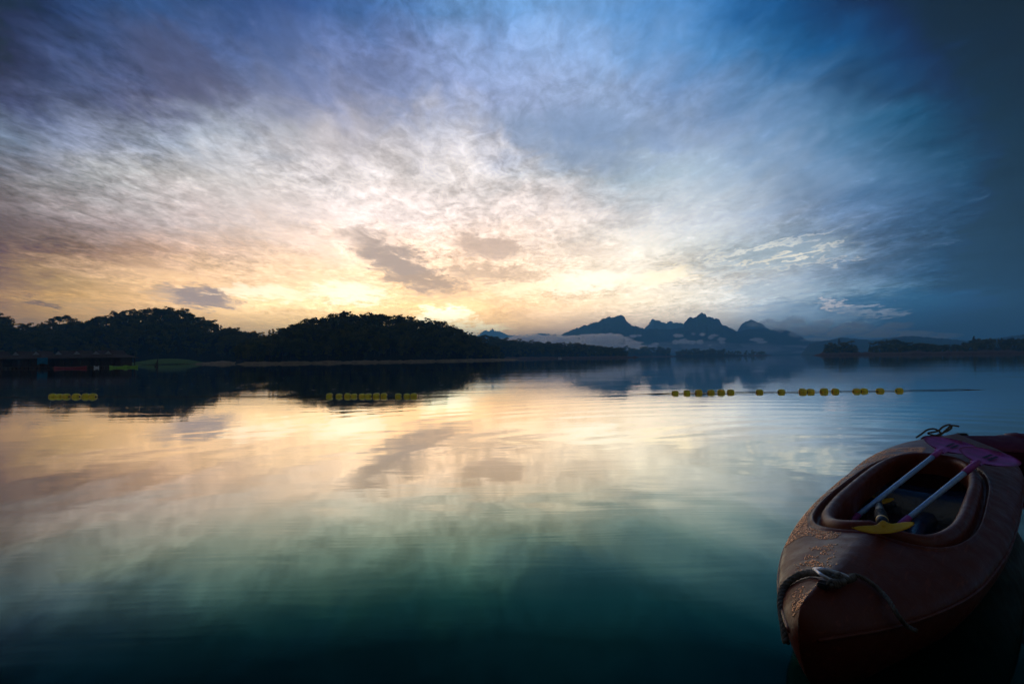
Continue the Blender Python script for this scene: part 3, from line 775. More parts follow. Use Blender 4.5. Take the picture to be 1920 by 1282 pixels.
canoe('red_canoe', 6.4, .8, M_redp, flo(132, 101), R(1), 'long dark red canoe floating before the raft houses')
canoe('white_boat', 0.9, .5, M_white, flo(181, 108), R(20), 'tiny white dinghy beside the porch between red and green canoes', 'dinghy')
# blue cloth hung between porch posts
V_ = []; 
for i in range(14):
    for j in range(8):
        u_, v_ = i / 13, j / 7; V_.append((-1.1 + 2.2 * u_, 0.12 * math.sin(u_ * 9), 1.95 - 1.5 * v_ * (1 - .15 * math.sin(u_ * 3.14))))
p = flo(79, 109.6); bc = obj('blue_cloth', V_, grid_faces(14, 8), M_blue, None, True); bc.location = (p[0], p[1], 0.35)
bc.modifiers.new('thick', 'SOLIDIFY').thickness = 0.02
tag(bc, 'blue cloth hanging at the porch of the third raft house', 'cloth')

# dead stump in the water
P = [(0, 0, -0.6), (0.05, 0, 0.4), (0.12, 0, 1.0), (0.22, .02, 1.6), (0.30, .02, 2.15)]
tv, tf = join_vf([tube(catmull(P, 3), [.30, .29, .27, .25, .22, .19, .16, .14, .11, .08, .05, .03, .012], 8), tube([(0.0, 0, .4), (-.25, 0, .7), (-.32, 0, 1.0)], [.14, .07, .015], 6), tube([(-.3, 0, -.4), (-.42, 0, .2), (-.38, 0, .45)], [.14, .1, .02], 6)])
st = obj('tree_stump', tv, tf, M_bark, None, True); p = flo(294, 118); st.location = (p[0], p[1], 0)
tag(st, 'black pointed dead stump standing in the water before the green mound', 'stump')

# small white-roofed boat at the low point
p = flo(1050, 440); r = empty('canopy_boat', p)
hv = [(-1.6, -.5, .45), (1.9, 0, .6), (-1.6, .5, .45), (-1.4, -.3, -.1), (1.2, 0, -.1), (-1.4, .3, -.1)]
obj('hull', hv, [(0, 1, 4, 3), (1, 2, 5, 4), (2, 0, 3, 5), (3, 4, 5), (0, 2, 1)], M_white, r)
bm = bmesh.new(); box(bm, (-.3, 0, 1.55), (2.2, 1.2, .1)); bobj('canopy', bm, M_white, r)
for sx in (-1.3, .7):
    for sy in (-.45, .45):
        bm = bmesh.new(); box(bm, (sx, sy, 1.0), (.06, .06, 1.05)); bobj('post', bm, M_white, r)
tag(r, 'tiny white boat with a canopy moored below the low wooded point', 'boat')

# ------------------------------------------------------------------ float line
M_yel = mat('yellow_float', (0.88, 0.70, 0.05), 0.42, 0.5, var=0.3, scale=9, col2=(0.70, 0.54, 0.04))
M_hole = mat('float_eye', (0.10, 0.06, 0.02), 0.6, 0.3)
M_rope = mat('float_rope', (0.16, 0.16, 0.14), 0.8, 0.2)
prof = [(-.105, .028), (-.112, .055), (-.104, .078), (-.085, .096), (-.055, .106), (0, .110), (.055, .106), (.085, .096), (.104, .078), (.112, .055), (.105, .028)]
bv = [];
for x, r_ in prof:
    for k in range(20):
        a = 2 * math.pi * k / 20; bv.append((x, r_ * math.cos(a), r_ * math.sin(a)))
M_yel.node_tree.nodes['Principled BSDF'].inputs['Subsurface Weight'].default_value = 0.2
M_yel.node_tree.nodes['Principled BSDF'].inputs['Subsurface Scale'].default_value = 0.12
M_yel.node_tree.nodes['Principled BSDF'].inputs['Subsurface Radius'].default_value = (1, .8, .2)
buoy_me = mesh_from(bv, grid_faces(len(prof), 20, True), 'buoy_body'); buoy_me.materials.append(M_yel)
buoy_me.polygons.foreach_set('use_smooth', [True] * len(buoy_me.polygons))
ev = []
for x in (-.106, -.098, .098, .106):
    for k in range(12):
        a = 2 * math.pi * k / 12; ev.append((x, .030 * math.cos(a), .030 * math.sin(a)))
eye_me = mesh_from(ev, grid_faces(4, 12, True) + [tuple(range(11, -1, -1)), tuple(range(36, 48))], 'buoy_eye'); eye_me.materials.append(M_hole)
runs = {'left': ([99, 111, 124, 143, 161, 174], [744] * 6), 'middle': ([618, 636, 652, 664, 679, 691, 706, 720, 747, 763, 776], [743.5] * 11),
        'right': ([1266, 1288, 1310, 1333, 1352, 1370, 1424, 1465, 1505, 1520, 1545, 1566, 1606, 1620, 1650, 1686], list(np.linspace(737.8, 733.2, 16)))}
ORD = ['leftmost', 'second', 'third', 'fourth', 'fifth', 'sixth', 'seventh', 'eighth', 'ninth', 'tenth', 'eleventh', 'twelfth', 'thirteenth', 'fourteenth', 'fifteenth', 'rightmost']
WH = {'left': ('left', 'of six'), 'middle': ('middle', 'of eleven'), 'right': ('right', 'on blue water')}
line_pts = []
for key, (xs, ys) in runs.items():
    for i, (px, py) in enumerate(zip(xs, ys)):
        p = at_z(px, py, 0.0); r = empty('float_buoy', (p.x, p.y, 0.012 + random.uniform(-.01, .01)), random.uniform(-.12, .12))
        s = random.uniform(.76, .83) * (1.0 if key != 'left' else 1.1); r.scale = (s, s, s); r.rotation_euler.y = random.uniform(-.08, .08); r.rotation_euler.x = random.uniform(0, 3)
        for nm, me in (('body', buoy_me), ('rope_eye', eye_me)):
            o = bpy.data.objects.new(nm, me); COL.objects.link(o); o.parent = r
        last = i == len(xs) - 1
        od = 'rightmost' if last else ('leftmost' if i == 0 else ORD[i] + ' from the left')
        gap = ''
        tag(r, f'yellow float, {od} in the {WH[key][0]} run {WH[key][1]}', 'float', 'yellow floats strung on the lake line')
        line_pts.append((p.x, p.y))
pl = [(at_z(-120, 746, 0).x, at_z(-120, 746, 0).y)] + line_pts + [(at_z(1800, 731, 0).x, at_z(1800, 731, 0).y), (at_z(2080, 729, 0).x, at_z(2080, 729, 0).y)]
path = []
for (x0, y0), (x1, y1) in zip(pl, pl[1:]):
    Ls = math.hypot(x1 - x0, y1 - y0); n = max(2, int(Ls / .3))
    for k in range(n):
        t = k / n; sag = -0.05 * math.sin(math.pi * t) if Ls > 3.5 else 0.0
        path.append((x0 + (x1 - x0) * t, y0 + (y1 - y0) * t, 0.018 + sag * (1 if x0 > -12 else 0)))
tv, tf = tube(path, 0.010, 5)
tag(obj('float_rope', tv, tf, M_rope), 'thin rope joining the yellow floats across the lake', 'rope')

# floating leaves and scraps
rng = random.Random(3); V_, F_ = [], []
for i in range(60):
    px, py = rng.uniform(150, 900), rng.uniform(692, 735)
    p = at_z(px, py, 0.004); a = rng.uniform(0, 3.14); s = rng.uniform(.03, .09); k = len(V_)
    for q in range(6):
        b = q * math.pi / 3; V_.append((p.x + s * math.cos(a + b), p.y + s * .6 * math.sin(a + b), .004 + .006 * (q % 2)))
    F_.append(tuple(range(k, k + 6)))
tag(obj('floating_leaves', V_, F_, mat('dead_leaf', (.35, .28, .16), .5, .5)), 'scattered leaves floating on the calm lake', 'leaves', kind='stuff')

# ------------------------------------------------------------------ kayak
def kayak_material(name, base, base2, rough=0.38):
    m = bpy.data.materials.new(name); m.use_nodes = True; q = G(m.node_tree); b = m.node_tree.nodes['Principled BSDF']
    co = q.n('ShaderNodeTexCoord').outputs['Object']
    n = q.noise(co, 3.0, 6, 0.65); n2_ = q.noise(q.vm('MULTIPLY', co, (6, 60, 60)), 1.0, 3, 0.6)
    sc = q.mr(n2_, 0.60, 0.66)   # fine scratches
    c_ = q.mix(q.mr(n, 0.3, 0.7), base, base2)
    c_ = q.mix(q.m('MULTIPLY', sc, 0.25), c_, tuple(min(1, v * 2.2 + .02) for v in base2))
    q.put(b.inputs['Base Color'], c_); b.inputs['Specular IOR Level'].default_value = 0.22
    q.put(b.inputs['Roughness'], q.mr(q.noise(co, 14, 4, .6), .3, .7, rough - .1, rough + .15))
    bp = q.n('ShaderNodeBump'); bp.inputs['Strength'].default_value = 0.35; bp.inputs['Distance'].default_value = 0.004
    q.put(bp.inputs['Height'], q.m('ADD', q.noise(co, 90, 3, .6), q.m('MULTIPLY', q.noise(co, 7, 2), 0.6))); q.put(b.inputs['Normal'], bp.outputs[0])
    return m
M_kay = kayak_material('brown_red_plastic', (0.14, 0.024, 0.008), (0.20, 0.040, 0.014))
M_kay2 = kayak_material('purple_red_plastic', (0.10, 0.012, 0.035), (0.15, 0.022, 0.055))
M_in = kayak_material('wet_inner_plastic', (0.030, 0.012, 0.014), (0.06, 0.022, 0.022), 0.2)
M_seat_sky = mat('wet_seat_skyblue', (0.012, 0.035, 0.07), 0.16, 0.7, bump=.2, bscale=30)  # reflected blue sky is put into the wet seat's base colour
KL = 4.7; KP0 = Vector((0.674, 1.281, 0)); KA = R(45.2)
KW = [(.07, .001), (.08, .016), (.11, .034), (.18, .066), (.4, .150), (.65, .226), (.93, .292), (1.25, .335), (1.66, .372), (2.4, .40), (3.2, .41), (3.96, .34), (4.4, .18), (4.6, .08), (4.68, .03), (4.7, .001)]
KZR = [(0, .375), (.07, .378), (.10, .40), (.2, .405), (.5, .395), (1.0, .385), (2.3, .375), (3.4, .37), (4.3, .36), (4.7, .33)]
KZG = [(0, .33), (.15, .32), (.4, .29), (.8, .26), (1.5, .245), (3.2, .25), (4.7, .28)]
def cubic(tbl, x):
    xs = [t[0] for t in tbl]; ys = [t[1] for t in tbl]; n = len(xs)
    i = max(0, min(n - 2, int(np.searchsorted(xs, x) - 1)))
    sl = lambda a, b: (ys[b] - ys[a]) / (xs[b] - xs[a])
    h = xs[i + 1] - xs[i]; m0 = sl(max(0, i - 1), i + 1) if i > 0 else sl(0, 1); m1 = sl(i, min(n - 1, i + 2)) if i < n - 2 else sl(n - 2, n - 1)
    t = (x - xs[i]) / h
    return (2*t**3-3*t**2+1)*ys[i] + (t**3-2*t*t+t)*h*m0 + (-2*t**3+3*t*t)*ys[i+1] + (t**3-t*t)*h*m1
HC, HA, HB, HE = 1.93, 0.97, 0.238, 3.2      # cockpit centre, half length, half width, superellipse exponent
def hole_half(u, off=0.0):
    t = abs(u - HC) / (HA + off)
    return 0.0 if t >= 1 else (HB + off) * (1 - t ** HE) ** (1 / HE)
def deck_z(u, v):
    w_ = max(.0005, cubic(KW, u)); q_ = min(1.0, abs(v) / w_); zr, zg = cubic(KZR, u), cubic(KZG, u)
    r_ = float(np.interp(u, [0, .7, 1.2, 3.0, 4.0, 4.6], [.62, .5, .15, .15, .45, .6]))
    return zg + (zr - zg) * ((1 - r_) * math.sqrt(max(0, 1 - q_ ** 3.0)) + r_ * (1 - q_))
OFF = 0.062
def make_kayak(m, mi, with_extras=True):
    r = empty('kayak')
    us = sorted(set([round(.07 + (KL - .07) * (0.5 - 0.5 * math.cos(math.pi * i / 70)), 4) for i in range(71)] +
                    [round(HC - (HA + OFF) * math.cos(math.pi * i / 50), 4) for i in range(51)]))
    nq, nh = 16, 12; V_ = []
    for u in us:
        w_ = max(.0005, cubic(KW, u)); h0_ = hole_half(u, OFF); zg = cubic(KZG, u)
        zk = float(np.interp(u, [.07, .12, .22, .45, .9, 3.7, 4.3, 4.7], [.30, .21, .12, .03, -.06, -.1, -.04, .18]))
        for side in (1, -1):
            row = []
            for k in range(nq + 1):
                t = k / nq; v = h0_ + (w_ - h0_) * (math.sin(t * math.pi / 2)); row.append((u, side * v, deck_z(u, v)))
            for k in range(1, nh + 1):
                a = math.pi / 2 * k / nh; row.append((u, side * w_ * math.cos(a) ** float(np.interp(u, [0, .8, 1.8, 3.6, 4.7], [1.9, 1.6, .7, .8, 1.6])) if k < nh else 0.0, zg - (zg - zk) * math.sin(a) ** 1.15))
            V_ += row
    rl = nq + nh + 1; F_ = []
    for i in range(len(us) - 1):
        for s in (0, 1):
            for k in range(rl - 1):
                a = (2 * i + s) * rl + k; b = (2 * (i + 1) + s) * rl + k
                F_.append((a, b, b + 1, a + 1) if s == 1 else (a, a + 1, b + 1, b))
    me = mesh_from(V_, F_, 'hull'); b_ = bmesh.new(); b_.from_mesh(me)
    bmesh.ops.remove_doubles(b_, verts=b_.verts, dist=0.0006); bmesh.ops.recalc_face_normals(b_, faces=b_.faces); b_.to_mesh(me); b_.free()
    hull = link('hull', me, m, r, True)
    for side in (1, -1):
        sp = [Vector((u, side * (max(.0005, cubic(KW, u)) + .001), cubic(KZG, u) - .004)) for u in us if .1 < u < KL - .05]
        tv, tf = tube(sp, .0055, 8); obj('hull_seam', tv, tf, m, r, True)
    def ring(profile, n=120):
        V2, m_ = [], len(profile)
        for i in range(n):
            a = 2 * math.pi * i / n; ca, sa = math.cos(a), math.sin(a)
            bx = abs(ca) ** (2 / HE) * math.copysign(1, ca); by = abs(sa) ** (2 / HE) * math.copysign(1, sa)
            for off, z in profile:
                u = HC + (HA + off) * bx; v = (HB + off) * by
                zb = deck_z(min(KL, u), v) if off > 0.05 else deck_z(HC + (HA + .06) * bx, (HB + .06) * by)
                V2.append((u, v, (zb + z) if z > -.15 else z + 1.0))
        F2 = []
        for i in range(n):
            for j in range(m_ - 1):
                k = (i + 1) % n; F2.append((i * m_ + j, k * m_ + j, k * m_ + j + 1, i * m_ + j + 1))
        return V2, F2
    v2, f2 = ring([(-.030, -.10), (-.034, -.02), (-.032, .010), (-.022, .026), (-.006, .032), (.010, .027), (.020, .012), (.023, -.004), (.026, -.020), (.034, -.026), (.042, -.018), (.047, -.002), (.053, .007), (.058, .006), (.064, .0005), (.07, -.004)])
    obj('coaming', v2, f2, m, r, True)
    # inside: walls and uneven floor
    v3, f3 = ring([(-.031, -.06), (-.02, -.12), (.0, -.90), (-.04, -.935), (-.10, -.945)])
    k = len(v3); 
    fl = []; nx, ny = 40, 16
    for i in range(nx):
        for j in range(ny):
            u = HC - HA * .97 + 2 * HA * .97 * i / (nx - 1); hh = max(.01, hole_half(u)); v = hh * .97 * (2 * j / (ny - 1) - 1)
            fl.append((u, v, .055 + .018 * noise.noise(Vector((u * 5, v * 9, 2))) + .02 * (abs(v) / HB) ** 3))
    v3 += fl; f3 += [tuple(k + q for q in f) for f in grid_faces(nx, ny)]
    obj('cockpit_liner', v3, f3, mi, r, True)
    if with_extras:
        M_pud = mat('bilge_water', (0.004, 0.010, 0.012), 0.03, 0.9)
        pv = []; n = 60
        for i in range(n):
            a = 2 * math.pi * i / n; pv.append((HC + HA * .93 * abs(math.cos(a)) ** .6 * math.copysign(1, math.cos(a)), HB * .93 * abs(math.sin(a)) ** .6 * math.copysign(1, math.sin(a)), .061))
        obj('bilge_water', pv, [tuple(range(n))], M_pud, r)
        for (uu, du, dv, zt) in ((2.66, .15, .23, .225),):
            sv = []; nu_, nv_ = 10, 18
            for i in range(nu_):
                for j in range(nv_):
                    s_, t_ = i / (nu_ - 1), 2 * j / (nv_ - 1) - 1; e_ = min(1, s_ * 5, (1 - s_) * 5)
                    sv.append((uu - du + 2 * du * s_, dv * t_, .05 + (zt - .05) * (e_ ** .4) - .025 * (1 - t_ * t_) * math.sin(math.pi * s_)))
            obj('seat', sv, grid_faces(nu_, nv_), M_seat_sky, r, True)
        cv_ = []; 
        for i in range(20):
            u = 1.55 + .96 * i / 19
            for (v, z) in ((-.055, .05), (-.045, .09), (-.03, .115), (0, .12), (.03, .115), (.045, .09), (.055, .05)): cv_.append((u, v, z + .01 * math.sin(i * .6)))
        obj('centre_ridge', cv_, grid_faces(20, 7), M_seat_sky, r, True)
    return r
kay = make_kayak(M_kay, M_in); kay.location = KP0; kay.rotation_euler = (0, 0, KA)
tag(kay, 'brown red open kayak, wet with dew, with paddles across its cockpit', 'kayak')
KM = Matrix.Translation(KP0) @ Matrix.Rotation(KA, 4, 'Z'); KMI = KM.inverted()

# dew drops (children of the kayak)
rng = random.Random(9); V_, F_ = [], []
bmi = bmesh.new(); bmesh.ops.create_icosphere(bmi, subdivisions=1, radius=1); IV = [v.co.copy() for v in bmi.verts]; IF_ = [tuple(v.index for v in f.verts) for f in bmi.faces]; bmi.free()
def drop(u, v, r_):
    z = deck_z(u, v); e = .004
    nrm = Vector((-(deck_z(u + e, v) - z) / e, -(deck_z(u, v + e) - z) / e, 1)).normalized()
    k = len(V_); qt = nrm.to_track_quat('Z', 'Y')
    sx, sy = r_ * rng.uniform(.8, 1.5), r_ * rng.uniform(.8, 1.3)
    for c_ in IV: V_.append(Vector((u, v, z)) + qt @ Vector((c_.x * sx, c_.y * sy, c_.z * r_ * .75)))
    F_.extend(tuple(i + k for i in f) for f in IF_)
cnt = 0
while cnt < 5200:
    u = .72 + 2.7 * rng.random() ** 1.5; v = rng.uniform(.08, .42)
    w_ = cubic(KW, u); 
    if v > w_ * .97 or v < hole_half(u, OFF + .01): continue
    if u < .80 + .25 * v + .03 * math.sin(v * 40): continue
    if noise.noise(Vector((u * 7, v * 7, 1))) < -.25: continue
    drop(u, v, rng.uniform(.0010, .0038) * (1.1 if u < 1.4 else .85)); cnt += 1
for _ in range(420):     # patch on the fore deck
    u = rng.uniform(.42, .74); c0 = .070 + .10 * (u - .42); v = rng.gauss(c0, .022)
    if noise.noise(Vector((u * 22, v * 22, 4))) > -.15: drop(u, v, rng.uniform(.0016, .0048))
for _ in range(260):
    u = rng.uniform(.10, .28); v = rng.uniform(.0, cubic(KW, u) * .7)
    if noise.noise(Vector((u * 20, v * 30, 8))) > -.05: drop(u, v, rng.uniform(.0012, .0036))
M_dew_glint = bpy.data.materials.new('dew'); M_dew_glint.use_nodes = True; b = M_dew_glint.node_tree.nodes['Principled BSDF']
q = G(M_dew_glint.node_tree); q.put(b.inputs['Base Color'], q.mix(q.noise(q.n('ShaderNodeTexCoord').outputs['Object'], 30), (.62, .26, .12), (1.0, .60, .34)))  # orange glint of the low sun put into the drops' metal colour
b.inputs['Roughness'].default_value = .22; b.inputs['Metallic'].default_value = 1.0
dw = obj('dew_drops', V_, F_, M_dew_glint, kay, True); dw['kind'] = 'stuff'

def to_k(p): return KMI @ Vector(p)
# bow fitting and mooring rope on the fore deck
M_steel = mat('worn_steel', (0.80, 0.82, 0.90), 0.35, 0.6, metal=0.5)
M_blk = mat('black_plastic', (0.02, 0.02, 0.022), 0.4, 0.5)
M_mrope = mat('dark_mooring_rope', (0.20, 0.18, 0.14), 0.75, 0.3, var=.4, scale=60, bump=.4, bscale=200)
def dk(px, py, dz_=0.0):
    """point on this kayak's deck seen at a photo pixel"""
    z = .34
    for _ in range(12):
        p = at_z(px, py, z + dz_); l = to_k(p)
        z = deck_z(max(0.0, min(KL, l.x)), l.y)
    return at_z(px, py, z + dz_)
pts = [dk(1526, 1066, .034), dk(1545, 1067, .036), dk(1570, 1073, .036), dk(1589, 1081, .034), dk(1582, 1089, .030), dk(1560, 1087, .030), dk(1540, 1077, .032)]
lp = catmull(pts + [pts[0]], 6); tv, tf = tube(lp, .0050, 8)
cb = obj('carabiner', tv, tf, M_steel, None, True); tag(cb, 'long steel carabiner holding the rope on the kayak bow', 'carabiner')
bm = bmesh.new(); p = dk(1543, 1096, .006); box(bm, p, (.035, .025, .016), KA)
bmesh.ops.bevel(bm, geom=bm.edges[:], offset=.004, segments=2, affect='EDGES'); o = bobj('deck_fitting', bm, M_blk, kay); o.matrix_parent_inverse = KM.inverted()
bm = bmesh.new(); p = dk(1568, 1088, .010); box(bm, p, (.05, .03, .022), KA + .4)
bmesh.ops.bevel(bm, geom=bm.edges[:], offset=.006, segments=2, affect='EDGES'); o = bobj('deck_fitting', bm, M_blk, kay); o.matrix_parent_inverse = KM.inverted()
lft = [dk(1600, 1082, .014), dk(1585, 1087, .03), dk(1560, 1080, .03), dk(1540, 1074, .022), dk(1520, 1073, .014), dk(1500, 1077, .014), dk(1483, 1087, .014)]
e0 = lft[-1]
tail = [at_y(1470, 1100, e0.y), at_y(1464, 1120, e0.y - .03), at_y(1465, 1145, e0.y - .07), at_y(1469, 1170, e0.y - .11), at_y(1474, 1205, e0.y - .15)]
rp = resample(catmull(lft + tail, 10), .004); tv, tf = twisted(rp, .0100, .045, 6)
mr_ = obj('mooring_rope', tv, tf, M_mrope, None, True); tag(mr_, 'thick dark twisted rope looped over the near bow of the brown kayak', 'rope')
rt_ = [dk(1588, 1080, .016), dk(1604, 1078, .016), dk(1622, 1085, .013), dk(1640, 1097, .012), dk(1656, 1112, .012), dk(1670, 1130, .012), dk(1683, 1152, .010), dk(1700, 1172, .006), dk(1722, 1184, .0)]
rp = resample(catmull(rt_, 10), .004); tv, tf = twisted(rp, .0065, .034, 6)
tag(obj('deck_rope', tv, tf, M_mrope, None, True), 'thinner dark rope running right from the carabiner down the bow deck', 'rope')
kp = resample(catmull([dk(1560, 1085, .03), dk(1575, 1078, .045), dk(1572, 1096, .03), dk(1555, 1092, .04), dk(1582, 1090, .035), dk(1566, 1078, .03)], 8), .004)
tv, tf = twisted(kp, .009, .04, 6); tag(obj('rope_knot', tv, tf, M_mrope, None, True), 'knot of dark rope tied beside the carabiner', 'knot')

# paddles
M_alu = mat('wet_aluminium', (0.36, 0.62, 1.0), 0.38, 0.6, metal=0.15, var=.18, scale=40, bump=.25, bscale=160)
M_purp = mat('purple_plastic', (0.46, 0.08, 0.36), 0.45, 0.5, var=.3, scale=14, bump=.15)
M_yelp = mat('yellow_plastic', (1.0, 0.50, 0.004), 0.42, 0.5, var=.2, scale=18, bump=.2)
M_ink = mat('dark_print', (0.03, 0.01, 0.04), 0.5, 0.4)
def blade_mesh(L_, W_, curve=.02, asym=.15, thick=.009):
    nu_, nv_ = 24, 11; top, bot = [], []
    for i in range(nu_):
        s = i / (nu_ - 1); x = s * L_
        hw = max(.0005, W_ / 2 * max(math.sqrt(max(0, 1 - ((s - .56) / .44) ** 2)), (.20 if s < .25 else 0)))
        for j in range(nv_):
            t = 2 * j / (nv_ - 1) - 1; y = hw * t + asym * W_ * .5 * s * (1 - s)
            z = curve * (t * t - .4) * min(1, s * 3) + .012 * math.exp(-(t * 3) ** 2) * (1 - s)
            top.append((x, y, z + thick / 2 * (1 - t ** 6) * (1 - s ** 8))); bot.append((x, y, z - thick / 2 * (1 - t ** 6) * (1 - s ** 8)))
    n = len(top); F_ = grid_faces(nu_, nv_) + [tuple(n + q for q in reversed(f)) for f in grid_faces(nu_, nv_)]
    for i in range(nu_ - 1):
        F_.append((i * nv_, n + i * nv_, n + (i + 1) * nv_, (i + 1) * nv_)); a = i * nv_ + nv_ - 1
        F_.append((a, a + nv_, n + a + nv_, n + a))
    F_.append(tuple(list(range(nv_)) + [n + k for k in reversed(range(nv_))]))
    return top + bot, F_
def frame_from(p, d, up):
    x = d.normalized(); z = (up - x * up.dot(x)).normalized(); y = z.cross(x)
    return Matrix(((x.x, y.x, z.x, p.x), (x.y, y.y, z.y, p.y), (x.z, y.z, z.z, p.z), (0, 0, 0, 1)))
def paddle(label, p0, p1, far_dir, near_dir, m_shaft, m_far, m_near, r_shaft=.0130, BL=.40, BW=.19, up_far=Vector((0, 0, 1)), up_near=Vector((0, 0, 1)), marks=True, near_blade=True, name='paddle'):
    """p0 near end of shaft, p1 far end"""
    r = empty(name, (0, 0, 0)); ax = (p1 - p0).normalized()
    tv, tf = tube([p0.lerp(p1, k / 8) for k in range(9)], r_shaft, 14); obj('shaft', tv, tf, m_shaft, r, True)
    def end(p, d, m, up, bd):
        tv, tf = tube([p - d * .03, p + d * .015, p + d * .05, p + d * .075], [r_shaft * 1.22, r_shaft * 1.25, r_shaft * 1.1, r_shaft * .9], 14)
        obj('collar', tv, tf, m, r, True)
        if bd is None: return
        v_, f_ = blade_mesh(BL, BW); M_ = frame_from(p + d * .05, bd, up)
        bl = obj('blade', [M_ @ Vector(q) for q in v_], f_, m, r, True)
        if marks:
            for s in (-.012, .010):
                mv = [];
                for i in range(8):
                    for yy in (-.0065, .0065): mv.append(M_ @ Vector((BL * (.36 + .03 * (s > 0)) + BL * .34 * i / 7, yy + s * 1.15, .0085)))
                obj('print_stripe', mv, grid_faces(8, 2), M_ink, bl)
    end(p1, ax, m_far, up_far, far_dir); end(p0, -ax, m_near, up_near, near_dir if near_blade else None)
    tag(r, label, 'paddle'); return r
# left paddle: near end down in the cockpit, purple blade resting on the far coaming
a0, a1 = at_z(1603, 970, .20), at_z(1753, 853, .445)
bd = Vector((math.cos(R(37)), math.sin(R(37)), 0.0))
paddle('blue shafted paddle with purple blade, left one of the pair across the cockpit', a0, a1, bd, None, M_alu, M_purp, M_purp, up_far=Vector((.1, -.25, 1)), near_blade=False, BL=.50, BW=.27)
a0, a1 = at_z(1697, 976, .20), at_z(1816, 880, .445)
bd = Vector((math.cos(R(34)), math.sin(R(34)), 0.0))
paddle('blue shafted paddle with purple blade, right one of the pair across the cockpit', a0, a1, bd, None, M_alu, M_purp, M_purp, up_far=Vector((.1, -.25, 1)), near_blade=False, BL=.44, BW=.245)
# yellow bladed paddle pointing away, near blade on the front coaming
n0, n1 = at_z(1656, 984, .445), at_z(1646, 940, .16)
r = empty('paddle')
tv, tf = tube([n0.lerp(n1, k / 6) for k in range(7)], .020, 14); obj('shaft', tv, tf, M_blk, r, True)
rightv = (at_y(1712, 985, n0.y) - at_y(1600, 990, n0.y)).normalized()
def yellow_blade(pc, half, m):
    # a spooned blade seen from its tip: wide, thin, with a raised neck
    V_ = []; nu_, nv_ = 33, 12; ax = (n1 - n0).normalized(); up = rightv.cross(ax).normalized()
    if up.z < 0: up = -up
    for sgn in (1, -1):
        for i in range(nu_):
            t = 2 * i / (nu_ - 1) - 1
            for j in range(nv_):
                s = j / (nv_ - 1)         # s=0 tip (towards viewer), 1 root
                lo, hi = -.018 * (1 - t * t) ** .8 - .002, .012 * (1 - abs(t) ** 3.5) + .006 * t
                y = lo + (hi - lo) * s
                neck = .016 * math.exp(-(t / .16) ** 2) * s
                V_.append(pc + rightv * (half * t) + Vector((0, 0, 1)) * y * .75 + ax * y * 1.3 - ax * .02 * t * t + up * (neck + .012 * t * t + sgn * .004 * (1 - t ** 8) * (1 if 0 < j < nv_ - 1 else .2)))
    n = nu_ * nv_; F_ = grid_faces(nu_, nv_) + [tuple(n + q for q in reversed(f)) for f in grid_faces(nu_, nv_)]
    for i in range(nu_ - 1):
        a = i * nv_; F_.append((a, a + nv_, n + a + nv_, n + a)); a += nv_ - 1; F_.append((a, n + a, n + a + nv_, a + nv_))
    for j in range(nv_ - 1):
        F_.append((j, n + j, n + j + 1, j + 1)); a = (nu_ - 1) * nv_ + j; F_.append((a, a + 1, n + a + 1, n + a))
    return obj('blade', V_, F_, m, r, True)
yellow_blade(at_z(1657, 990, .445), .108, M_yelp); yellow_blade(n1, .10, M_yelp)
nk = n0.lerp(n1, .07); tv, tf = tube([n0.lerp(n1, -.03), n0, nk, n0.lerp(n1, .12)], [.004, .013, .018, .021], 14); obj('collar', tv, tf, M_yelp, r, True)
for k in range(5):
    c_ = n0.lerp(n1, .16 + .05 * k); c2 = n0.lerp(n1, .175 + .05 * k); tv, tf = tube([c_, c2], .0235, 14); obj('grip_ring', tv, tf, M_blk, r, True)
tag(r, 'paddle with short yellow blades and black shaft pointing into the cockpit', 'paddle')

# second kayak behind
k2 = make_kayak(M_kay2, M_in, False)
b2 = at_z(1712, 822, .30); k2.location = (b2.x, b2.y, 0.0); k2.rotation_euler = (0, 0, R(3)); k2.scale = (1, 1, .80)
tag(k2, 'purple red kayak lying crosswise behind, leaving the frame at right', 'kayak')
M_trope = mat('pale_thin_rope', (0.16, 0.14, 0.10), 0.7, 0.3)
def at2(px, py, dz_=0): return at_y(px, py, b2.y - .02 + dz_)
lp = catmull([at2(1718,820), at2(1730,812), at2(1738,806), at2(1752,804), at2(1764,812), at2(1754,816), at2(1740,812), at2(1758,808), at2(1768,800), at2(1780,796), at2(1784,802), at2(1776,808), at2(1765,812,.02), at2(1750,820,.02), at2(1760,818), at2(1774,806), at2(1784,798), at2(1798,799)], 8)
tv, tf = twisted(resample(lp, .005), .008, .04, 5); tag(obj('tied_rope', tv, tf, M_trope, None, True), 'pale rope tied in loops on the bow of the purple kayak', 'rope')
bm = bmesh.new(); p = at2(1804, 817, .12); box(bm, p, (.09, .05, .05)); bmesh.ops.bevel(bm, geom=bm.edges[:], offset=.01, segments=2, affect='EDGES')
o = bobj('carry_handle', bm, M_blk, k2); bpy.context.view_layer.update(); o.matrix_parent_inverse = k2.matrix_world.inverted()
print('trees', n_trees)

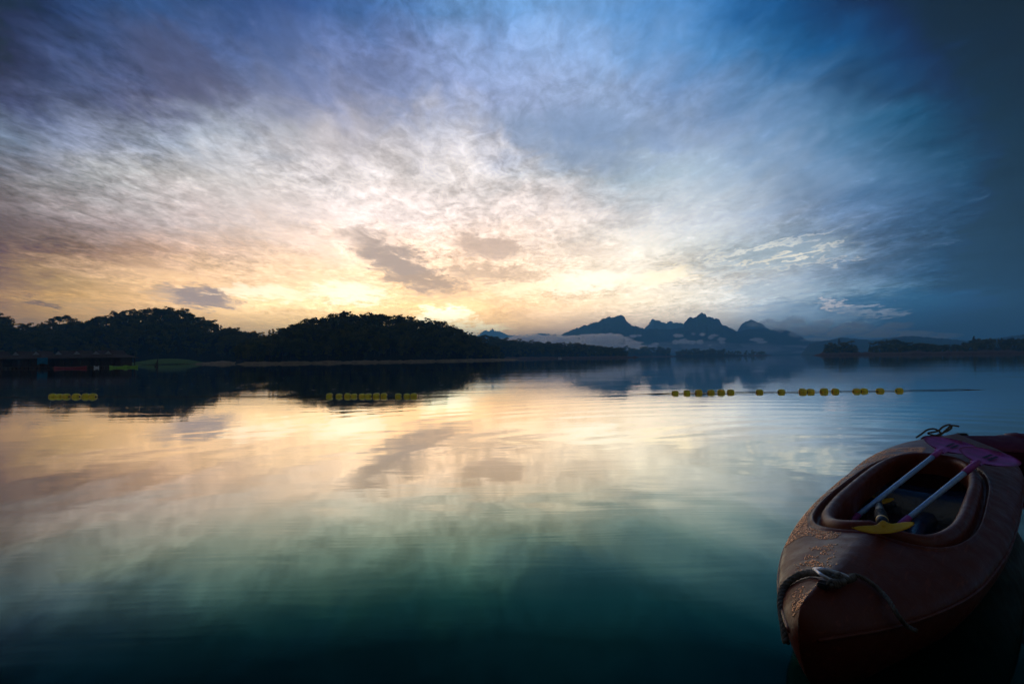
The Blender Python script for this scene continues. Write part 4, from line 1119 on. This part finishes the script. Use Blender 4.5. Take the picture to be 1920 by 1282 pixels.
# ------------------------------------------------------------------ unseen landing stage and raft house, added behind the camera to shade the kayak
shade_jt = empty('unseen_jetty', (0, 0, 0)); tag(shade_jt, 'unseen board landing stage added behind the camera to shade the kayak', 'unseen_jetty')
for k in range(46):
    bm = bmesh.new(); box(bm, (-6.0 + k * .305, -1.55, .36 + random.uniform(-.004, .004)), (.29, 2.5, .045)); bobj('plank', bm, M_deckw, shade_jt)
for yy in (-2.5, -1.5, -.55):
    bm = bmesh.new(); box(bm, (.85, yy, .27), (14.0, .14, .13)); bobj('beam', bm, M_deckw, shade_jt)
for k in range(7):
    tv, tf = tube([(-5.6 + k * 2.15, -2.7, .02), (-5.6 + k * 2.15, -.45, .02)], .19, 14); obj('pontoon', tv, tf, M_blk, shade_jt, True)
shade_hs = empty('raft_house', (0, 0, 0)); tag(shade_hs, 'unseen bamboo raft house added behind the camera to keep light off the kayak', 'house')  # added out of view; its wall and roof block sky light from behind
for k in range(48):
    bm = bmesh.new(); box(bm, (-6.0 + k * .295, -2.9, 1.65), (.28, .05, 2.6)); bobj('wall_board', bm, M_bamboo, shade_hs)
for k in range(6):
    bm = bmesh.new(); box(bm, (-5.9 + k * 2.72, -1.75, 1.55), (.11, .11, 2.35)); bobj('post', bm, M_bamboo, shade_hs)
obj('roof', [(-7, -1.1, 2.62), (9, -1.1, 2.62), (9, -4.4, 4.6), (-7, -4.4, 4.6), (9, -7.6, 2.62), (-7, -7.6, 2.62),
             (-7, -1.1, 2.50), (9, -1.1, 2.50), (9, -4.4, 4.48), (-7, -4.4, 4.48), (9, -7.6, 2.50), (-7, -7.6, 2.50)],
    [(0, 1, 2, 3), (3, 2, 4, 5), (7, 6, 9, 8), (8, 9, 11, 10), (0, 6, 7, 1), (5, 4, 10, 11), (1, 7, 8, 2), (2, 8, 10, 4), (0, 3, 9, 6), (3, 5, 11, 9)], M_thatch, shade_hs)
bm = bmesh.new(); box(bm, (.85, -5.2, .2), (14, 4.4, .3)); bobj('floor', bm, M_deckw, shade_hs)
